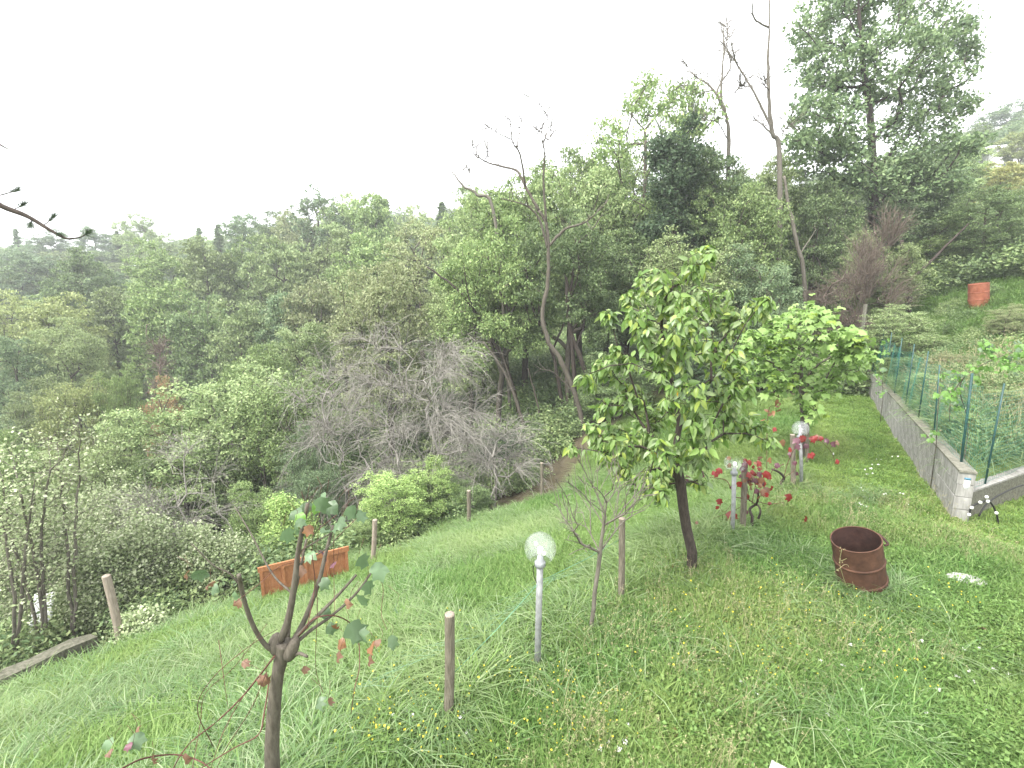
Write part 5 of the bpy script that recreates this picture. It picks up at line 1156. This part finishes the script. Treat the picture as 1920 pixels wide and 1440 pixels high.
# small leafless tree right of the nearest lamp
def small_bare():
    R = np.random.default_rng(15); b = hit(1108, 1196); f = b[1]; root = empty('small_bare_tree', b)
    tr = [b - [0, 0, .1], at(1108, 1190, f), at(1118, 1090, f), at(1128, 1010, f), at(1132, 985, f)]; T_ = []
    for px, py in [(1048, 900), (1062, 920), (1080, 880), (1098, 850), (1110, 900), (1130, 870), (1150, 850), (1165, 880), (1185, 900), (1205, 920), (1222, 915), (1195, 960), (1070, 960), (1060, 985), (1090, 1020), (1050, 940), (1140, 910), (1120, 930), (1175, 940), (1155, 960), (1090, 940), (1215, 890), (1080, 1000)]:
        for _ in range(8): T_.append(at(px + R.normal(0, 12), py + R.normal(0, 12), f + R.uniform(-.5, .5)))
    sk_ = grow([t - b for t in tr], np.array(T_) - b, step=.12, wt=.75, rtip=.0032, rmax=.021, jit=.01, seed=8, minattach=.72, droop=.06)
    obj('trunk', skin(sk_, MB(), ((.01, 8), (0, 4))).mesh('t'), [M['barkgrey']], root); prop(root, 'small leafless tree with fine curved twigs right of the nearest lamp', 'tree')
small_bare()

# ------------------------------------------------------------------ pruned tree and vine in the foreground
def pruned():
    R = np.random.default_rng(16); f = 2.55; p = at(512, 1440, f); g = float(H(p[0], f)); b = np.array([p[0], f, g]); root = empty('pruned_tree', b); A_ = lambda x, y, d=0: at(x, y, f + d) - b
    obj('trunk', MB().tube(smooth([(0, 0, -.2), A_(511, 1440), A_(513, 1340), A_(520, 1270), A_(530, 1225), A_(534, 1205)], 6), np.r_[np.linspace(.048, .036, 20), np.linspace(.038, .05, 11)], 14).mesh('t'), [M['bark']], root)
    obj('knob', MB().tube(smooth([A_(519, 1225), A_(517, 1205), A_(520, 1188)], 4), [.026, .034, .04, .042, .042, .038, .034, .026, .012], 10).mesh('k'), [M['bark']], root)
    obj('knob', MB().tube(smooth([A_(540, 1235, -.03), A_(550, 1212, -.03), A_(557, 1196, -.03)], 4), [.026, .034, .036, .036, .034, .032, .028, .02, .01], 10).mesh('k'), [M['bark']], root)
    for pts_, r0, r1, d in [([(526, 1200), (541, 1160), (553, 1090), (560, 1030), (577, 944)], .024, .011, 0), ([(548, 1205), (572, 1160), (598, 1090), (610, 1040), (625, 985)], .018, .009, .25), ([(552, 1198), (590, 1160), (630, 1120), (668, 1078)], .014, .007, .1),
                            ([(520, 1222), (500, 1212), (478, 1180), (462, 1140), (452, 1100), (448, 1078)], .014, .011, -.2), ([(555, 1205), (585, 1180), (625, 1152), (670, 1110), (705, 1060)], .012, .006, .35), ([(546, 1235), (560, 1225), (576, 1231)], .012, .008, -.1), ([(540, 1195), (545, 1150), (560, 1080), (575, 1010)], .012, .007, .2), ([(452, 1100), (430, 1075), (400, 1060), (360, 1020)], .006, .003, -.1), ([(545, 1110), (510, 1075), (470, 1000), (440, 950)], .007, .003, .3), ([(560, 1035), (620, 1000), (660, 985)], .005, .002, .1), ([(557, 1060), (610, 1030), (640, 1000)], .005, .002, .2)]:
        P = smooth([A_(x, y, d * i / (len(pts_) - 1)) for i, (x, y) in enumerate(pts_)], 5)
        obj('branch', MB().tube(P, np.linspace(r0, r1, len(P)), 9 if r0 > .01 else 6).mesh('b'), [M['bark']], root)
    prop(root, 'pruned tree with a knobbly head and straight bare shoots in the left foreground', 'tree')
    # vine climbing over it
    rv = empty('grapevine', at(380, 1438, f) * [1, 1, 0] + [0, 0, float(H(at(380, 1438, f)[0], f))]); bv = np.array(rv.location); C_ = lambda x, y, d=0: at(x, y, f + d) - bv
    k0 = 0
    for pts_, r in [([(515, 1230), (460, 1300), (410, 1350), (350, 1400), (310, 1470)], .0055), ([(512, 1235), (460, 1300), (420, 1370), (395, 1440)], .003), ([(505, 1275), (495, 1340), (484, 1378), (440, 1402), (370, 1445), (330, 1475)], .005), ([(560, 1192), (590, 1160), (630, 1155), (660, 1172), (672, 1200), (674, 1250), (665, 1290), (658, 1340)], .004), ([(500, 1260), (470, 1330), (420, 1410), (400, 1460)], .0028), ([(230, 1440), (270, 1422), (330, 1415), (380, 1430), (410, 1460)], .0055), ([(575, 1180), (590, 1100), (585, 1020), (600, 960)], .003), ([(626, 1000), (626, 1080), (628, 1150)], .0022), ([(400, 1400), (370, 1330), (400, 1270), (470, 1210), (520, 1180)], .0025), ([(410, 1200), (418, 1260), (428, 1330)], .002), ([(440, 1130), (480, 1100), (530, 1060), (600, 1050)], .002), ([(585, 1040), (595, 1130), (592, 1250), (606, 1300)], .0022), ([(360, 1445), (375, 1360), (385, 1300), (440, 1250), (500, 1170)], .0022), ([(700, 1068), (718, 1100), (715, 1150), (725, 1180)], .002), ([(632, 965), (590, 1000), (560, 1045)], .002), ([(668, 972), (630, 1010)], .002)]:
        P = smooth([C_(x, y, .18 * sin(k0 + i * 1.3) - .05) for i, (x, y) in enumerate(pts_)], 5); obj('cane', MB().tube(P, np.linspace(r, r * .6, len(P)), 6).mesh('c'), [M['twigred']], rv); k0 += 1
    Lf = [(530, 1010, 34, 'vine'), (568, 968, 30, 'vine'), (585, 955, 26, 'vinegreen'), (600, 945, 34, 'vine'), (612, 942, 28, 'vine'), (635, 960, 34, 'vine'), (652, 962, 30, 'vine'), (668, 975, 26, 'vine'), (574, 975, 24, 'vinegreen'), (555, 985, 22, 'vine'), (582, 992, 22, 'orange'), (600, 1006, 28, 'vine'), (640, 990, 26, 'vine'), (560, 1000, 24, 'vine'),
          (605, 1050, 28, 'purple'), (592, 1045, 26, 'vine'), (565, 1068, 22, 'brown'), (673, 1058, 34, 'vine'), (705, 1068, 38, 'vine'), (632, 1058, 16, 'purple'), (360, 1088, 32, 'vine'), (350, 1082, 20, 'brown'), (392, 1104, 22, 'brown'), (410, 1108, 22, 'vine'), (455, 1138, 22, 'brown'), (445, 1120, 18, 'vine'), (615, 1092, 26, 'vine'), (688, 1102, 32, 'vine'), (670, 1125, 30, 'vine'), (656, 1135, 22, 'brown'),
          (620, 1152, 26, 'vine'), (612, 1186, 26, 'vine'), (622, 1180, 18, 'orange'), (652, 1188, 48, 'vine'), (668, 1186, 36, 'vine'), (648, 1212, 24, 'orange'), (638, 1230, 22, 'brown'), (700, 1225, 30, 'orange'), (697, 1240, 22, 'brown'), (715, 1210, 18, 'sheetless'), (745, 1142, 26, 'vine'), (735, 1200, 28, 'vine'), (488, 1282, 26, 'brown'), (498, 1275, 22, 'brown'), (455, 1246, 18, 'brown'), (575, 1255, 18, 'brown'), (600, 1315, 26, 'vine'), (615, 1320, 18, 'brown'),
          (255, 1385, 34, 'vine'), (215, 1400, 28, 'vine'), (262, 1375, 22, 'brown'), (210, 1418, 18, 'brown'), (285, 1432, 22, 'brown'), (355, 1425, 24, 'brown'), (250, 1400, 18, 'purple'), (640, 978, 26, 'vine'), (575, 950, 24, 'vine')]
    for x, y, s, kk in Lf:
        kk = 'brown' if kk not in K else kk; d = .18 * R.normal(); sz = s * 1.0 / FPX * (f + d) / .9
        P = C_(x, y, d) ; o = unit(np.array([R.normal(0, .7), R.normal(0, .4), -.6])); place_leaf(LBM[R.integers(3)], K[kk], rv, P + np.array([0, 0, sz * .4]), o, unit(np.array([R.normal(0, .6), -.7, R.uniform(.2, 1)])), sz)
        # leaf stalk back to the nearest shoot direction
        obj('leaf_stalk', MB().tube([P + np.array([0, 0, sz * .4]), P + np.array([.01, .01, sz * .4 + .05]), P + np.array([R.normal(0, .04), .02, sz * .4 + .10])], .0012, 3).mesh('s'), [M['twigred']], rv)
    prop(rv, 'straggling grapevine with red canes and big fading leaves over the pruned tree', 'vine')
pruned()

# ------------------------------------------------------------------ red vines by the farther lamps
def redvine(label, base_px, canes, leaves_, f, seed, rr=.014):
    R = np.random.default_rng(seed); p = at(*base_px, f); b = np.array([p[0], f, float(H(p[0], f))]); root = empty('red_vine', b); A_ = lambda x, y, d=0: at(x, y, f + d) - b
    for i, (pp, r) in enumerate(canes):
        P = smooth([A_(x, y, .12 * sin(i * 2 + j)) for j, (x, y) in enumerate(pp)], 5)
        if i == 0: P[0][2] = -.1
        obj('trunk' if i == 0 else 'cane', MB().tube(P, np.linspace(r, r * .55, len(P)), 7).mesh('c'), [M['barkdark' if r > .008 else 'twigred']], root)
    for x, y, s, kk in leaves_:
        d = R.normal(0, .15); sz = s / FPX * f * 1.25; place_leaf(LBM[R.integers(3)], K[kk], root, A_(x, y, d) + [0, 0, sz * .4], unit(np.array([R.normal(0, .8), R.normal(0, .3), -.8])), unit(np.array([R.normal(0, .5), -1, R.uniform(.1, .9)])), sz)
    return prop(root, label, 'vine', 'red-leaved vines between the posts')
RR = np.random.default_rng(18)
cl = [(1410 + RR.normal(0, 20), 895 + RR.normal(0, 24), RR.uniform(7, 13), ('red', 'purple', 'red', 'purple', 'orange', 'brown')[RR.integers(6)]) for _ in range(52)]
fix = [(1335, 889, 13, 'red'), (1312, 892, 14, 'purple'), (1295, 902, 14, 'purple'), (1384, 908, 12, 'red'), (1347, 940, 12, 'red'), (1346, 952, 8, 'red'), (1368, 966, 20, 'red'), (1422, 905, 15, 'red'), (1442, 892, 14, 'red'), (1480, 932, 15, 'red'), (1512, 975, 13, 'red'), (1466, 830, 14, 'orange'), (1454, 805, 8, 'red'), (1457, 872, 10, 'purple'), (1435, 925, 14, 'brown'), (1440, 920, 14, 'brown'), (1426, 870, 10, 'red'), (1308, 980, 6, 'brown')]
redvine('red-leaved grapevine between the broken lamp and its wooden post', (1415, 975), [([(1412, 972), (1406, 955), (1416, 946), (1420, 940), (1422, 925)], .022), ([(1420, 948), (1400, 935), (1380, 932), (1370, 915), (1360, 900), (1330, 895)], .008), ([(1422, 972), (1426, 958), (1420, 945)], .018), ([(1420, 940), (1440, 945), (1470, 942)], .006), ([(1405, 940), (1400, 900), (1402, 870)], .005), ([(1410, 945), (1418, 900), (1425, 860)], .005), ([(1400, 940), (1380, 955), (1330, 975)], .004), ([(1470, 870), (1450, 880), (1440, 900)], .006), ([(1425, 935), (1412, 900), (1395, 880)], .004), ([(1380, 932), (1358, 960), (1345, 940)], .003)], cl + fix, 6.6, 61)
cl = [(1530 + 6 * k, 825 + .16 * k * k * 1.6 + RR.normal(0, 2), RR.uniform(8, 12), ('red', 'purple', 'brown', 'purple')[RR.integers(4)]) for k in range(0, 7)] + [(1566, 868, 9, 'red'), (1520, 823, 12, 'red'), (1528, 857, 12, 'red'), (1513, 858, 9, 'red'), (1500, 830, 13, 'purple'), (1490, 840, 12, 'purple'), (1505, 822, 13, 'red'), (1485, 852, 10, 'purple'), (1494, 870, 8, 'purple'), (1478, 845, 9, 'red'), (1515, 838, 10, 'purple'), (1495, 888, 7, 'purple')]
redvine('red-leaved vine arching over beside the farthest lamp pole', (1468, 915), [([(1467, 918), (1465, 905), (1470, 895), (1460, 885), (1448, 880)], .03), ([(1468, 900), (1480, 860), (1495, 835), (1515, 820), (1540, 828), (1560, 850), (1566, 870)], .006), ([(1470, 895), (1490, 880), (1495, 850)], .005)], cl, 8.2, 62, .02)
# vine on the fence at the right
def fencevine(label, pxs, f, canes, seed, n=110):
    R = np.random.default_rng(seed); p = at(*canes[0][0], f); b = np.array([p[0], f, float(H(p[0], f))]); root = empty('fence_vine', b); A_ = lambda x, y, d=0: at(x, y, f + d) - b
    for i, pp in enumerate(canes):
        P = smooth([A_(x, y, .06 * sin(i + j)) for j, (x, y) in enumerate(pp)], 4)
        if i == 0: P[0][2] = -.1
        obj('cane', MB().tube(P, np.linspace(.008, .004, len(P)), 5).mesh('c'), [M['bark']], root)
    for _ in range(n):
        x, y, r = pxs[R.integers(len(pxs))]; sz = R.uniform(.06, .12); place_leaf(LBM[R.integers(3)], K['vinegreen'] if R.uniform() < .8 else K['vine'], root, A_(x + R.normal(0, r), y + R.normal(0, r * .6), R.normal(0, .12)), unit(np.array([R.normal(0, .7), R.normal(0, .4), -.5])), unit(np.array([R.normal(0, .4), -.7, 1])), sz)
    return prop(root, label, 'vine', 'green vines on the fence')
fencevine('leafy green vine draped over the top of the near fence', [(1900, 650, 16), (1870, 660, 16), (1840, 690, 12), (1905, 685, 14), (1880, 680, 18), (1800, 700, 14), (1820, 715, 12), (1850, 650, 10), (1790, 730, 10), (1915, 660, 12), (1780, 745, 10), (1800, 760, 10)], 7.6, [[(1800, 905), (1815, 800), (1800, 735), (1810, 705), (1850, 680), (1900, 660), (1960, 650)], [(1810, 705), (1785, 740), (1780, 790)]], 71, 170)
fencevine('small green vine climbing the fence by the fig tree', [(1648, 700, 6), (1655, 690, 6), (1645, 715, 6), (1660, 660, 6), (1650, 735, 8), (1655, 640, 6)], 13.0, [[(1655, 760), (1655, 720), (1650, 690), (1658, 650)]], 72, 50)
fencevine('few vine leaves on the second fence post', [(1760, 740, 6), (1752, 810, 5), (1768, 700, 5), (1745, 820, 6)], 8.2, [[(1755, 850), (1757, 790), (1762, 720), (1765, 690)]], 73, 22)

# orange fallen twig leaves left of the fig trunk, fallen leaves on the lawn
of = at(1450, 770, 9.2); ro = empty('orange_sprig', [of[0], 9.2, float(H(of[0], 9.2))]); bo = np.array(ro.location); R = np.random.default_rng(19)
obj('stem', MB().tube(smooth([(0, 0, -.05), at(1440, 775, 9.2) - bo, at(1455, 760, 9.2) - bo, at(1460, 740, 9.2) - bo], 4), .006, 5).mesh('s'), [M['twigred']], ro)
for x, y in ((1440, 780), (1444, 774), (1460, 764), (1462, 755), (1458, 748), (1464, 766), (1450, 770), (1436, 784), (1462, 760)): place_leaf(OVM[R.integers(3)], K['orange'], ro, at(x, y, 9.2 + R.normal(0, .05)) - bo, R.normal(0, 1, 3), unit(np.array([R.normal(0, .4), -1, .6])), .14)
prop(ro, 'sprig of orange leaves under the left side of the fig tree', 'sprig')
for i, (x, y, kk, where) in enumerate([(1300, 1140, 'orange', 'below the fruit tree trunk'), (1366, 1180, 'orange', 'in the middle of the lawn, right of the fruit tree'), (1225, 1192, 'brown', 'right of the small leafless tree'), (1250, 1075, 'red', 'at the left of the fruit tree foot'), (1292, 1195, 'brown', 'in the grass below the fruit tree'), (1270, 1405, 'orange', 'near the bottom edge'), (1850, 1196, 'brown', 'in the grass at the right edge'), (1365, 1042, 'brown', 'right of the fruit tree foot')]):
    h = hit(x, y); o = bpy.data.objects.new('fallen_leaf', LBM[i % 3]); COL.objects.link(o); o.location = (h[0], h[1], h[2] + .09); o.scale = (.11,) * 3; o.rotation_euler = (.3, .2, i * 1.3); o.material_slots[0].link = 'OBJECT'; o.material_slots[0].material = K[kk]
    prop(o, ('fallen %s vine leaf lying ' % {'orange': 'orange', 'brown': 'brown', 'red': 'red'}[kk]) + where, 'leaf', 'fallen leaves on the lawn')

# larch reaching in from the left
def larch():
    R = np.random.default_rng(20); f = 3.3; root = empty('larch_tree', (-6.6, 3.6, float(H(-6.6, 3.6)))); b = np.array(root.location); A_ = lambda x, y, d=0: at(x, y, f + d) - b
    tip = A_(150, 444); obj('trunk', MB().tube([(0, 0, -.2), (0, 0, 3), (.05, 0, 7)], [.14, .1, .04], 10).mesh('t'), [M['barkdark']], root)
    P1 = smooth([(0.02, 0, 4.6), A_(-350, 300), A_(-60, 350), A_(0, 385), A_(50, 405), (A_(95, 432)), A_(125, 447), A_(150, 445)], 6); P2 = smooth([(0.02, 0, 5.2), A_(-200, 150), A_(-40, 245), A_(0, 271), A_(28, 286)], 5); P3 = smooth([P1[14], A_(-20, 372), A_(0, 366), A_(32, 357)], 5)
    ms = MB().tube(P1, np.linspace(.03, .0035, len(P1)), 6); ms.tube(P2, np.linspace(.02, .0015, len(P2)), 5); ms.tube(P3, np.linspace(.006, .003, len(P3)), 5)
    nd = MB()
    def spur(c, d, n=26, L_=.05):
        for _ in range(n):
            v = unit(d + R.normal(0, .55, 3)) * L_ * R.uniform(.6, 1.2); nd.tube([c, c + v * .6, c + v], [.0011, .001, .0004], 3, cap=False)
    for x0, y0, x1, y1 in ((22, 394, 45, 384), (80, 424, 100, 408), (5, 365, 32, 357), (95, 432, 110, 440), (150, 445, 165, 438), (60, 410, 58, 420)):
        a, c = A_(x0, y0), A_(x1, y1); ms.tube([a, (a + c) / 2, c], [.0035, .003, .002], 5)
        for u in (.6, .8, 1): spur(a + (c - a) * u, unit(c - a) + [0, 0, .3])
    obj('branches', ms.mesh('b'), [M['barkdark']], root); obj('needles', nd.mesh('n', False), [M['ivy']], root); prop(root, 'larch whose thin twig with needle tufts reaches in at the left edge', 'tree')
larch()

# white house on the right hill
hp = at(1890, 292, 74); g = float(H(hp[0], 74)); hb = empty('white_house', (hp[0] + 2, 74, min(g, hp[2] - 3)), radians(-20)); z0 = 0; zt = hp[2] - hb.location[2] + .6
M['white'] = plain('white_render', (.8, .8, .78), .8); M['tile'] = plain('roof_tiles', (.35, .2, .14), .8); M['glass'] = plain('dark_glass', (.05, .06, .07), .1)
obj('wall', MB().box((0, 0, zt / 2 - .2), (9, 7, zt)).mesh('w', False), [M['white']], hb)
rf = MB(); rf.add([(-5, -4, zt - .2), (5, -4, zt - .2), (5, 4, zt - .2), (-5, 4, zt - .2), (-5, 0, zt + 1.1), (5, 0, zt + 1.1)], [np.array([[0, 1, 5, 4], [2, 3, 4, 5], [0, 3, 2, 1]]), np.array([[0, 4, 3], [1, 2, 5]])]); obj('roof', rf.mesh('r', False), [M['white']], hb)
for x in (-3, 0, 3): obj('window', MB().box((x, -3.52, zt - 1.9), (1.0, .06, 1.2)).mesh('wi', False), [M['glass']], hb)
prop(hb, 'white house half hidden by trees on the hill at the right edge', 'house')
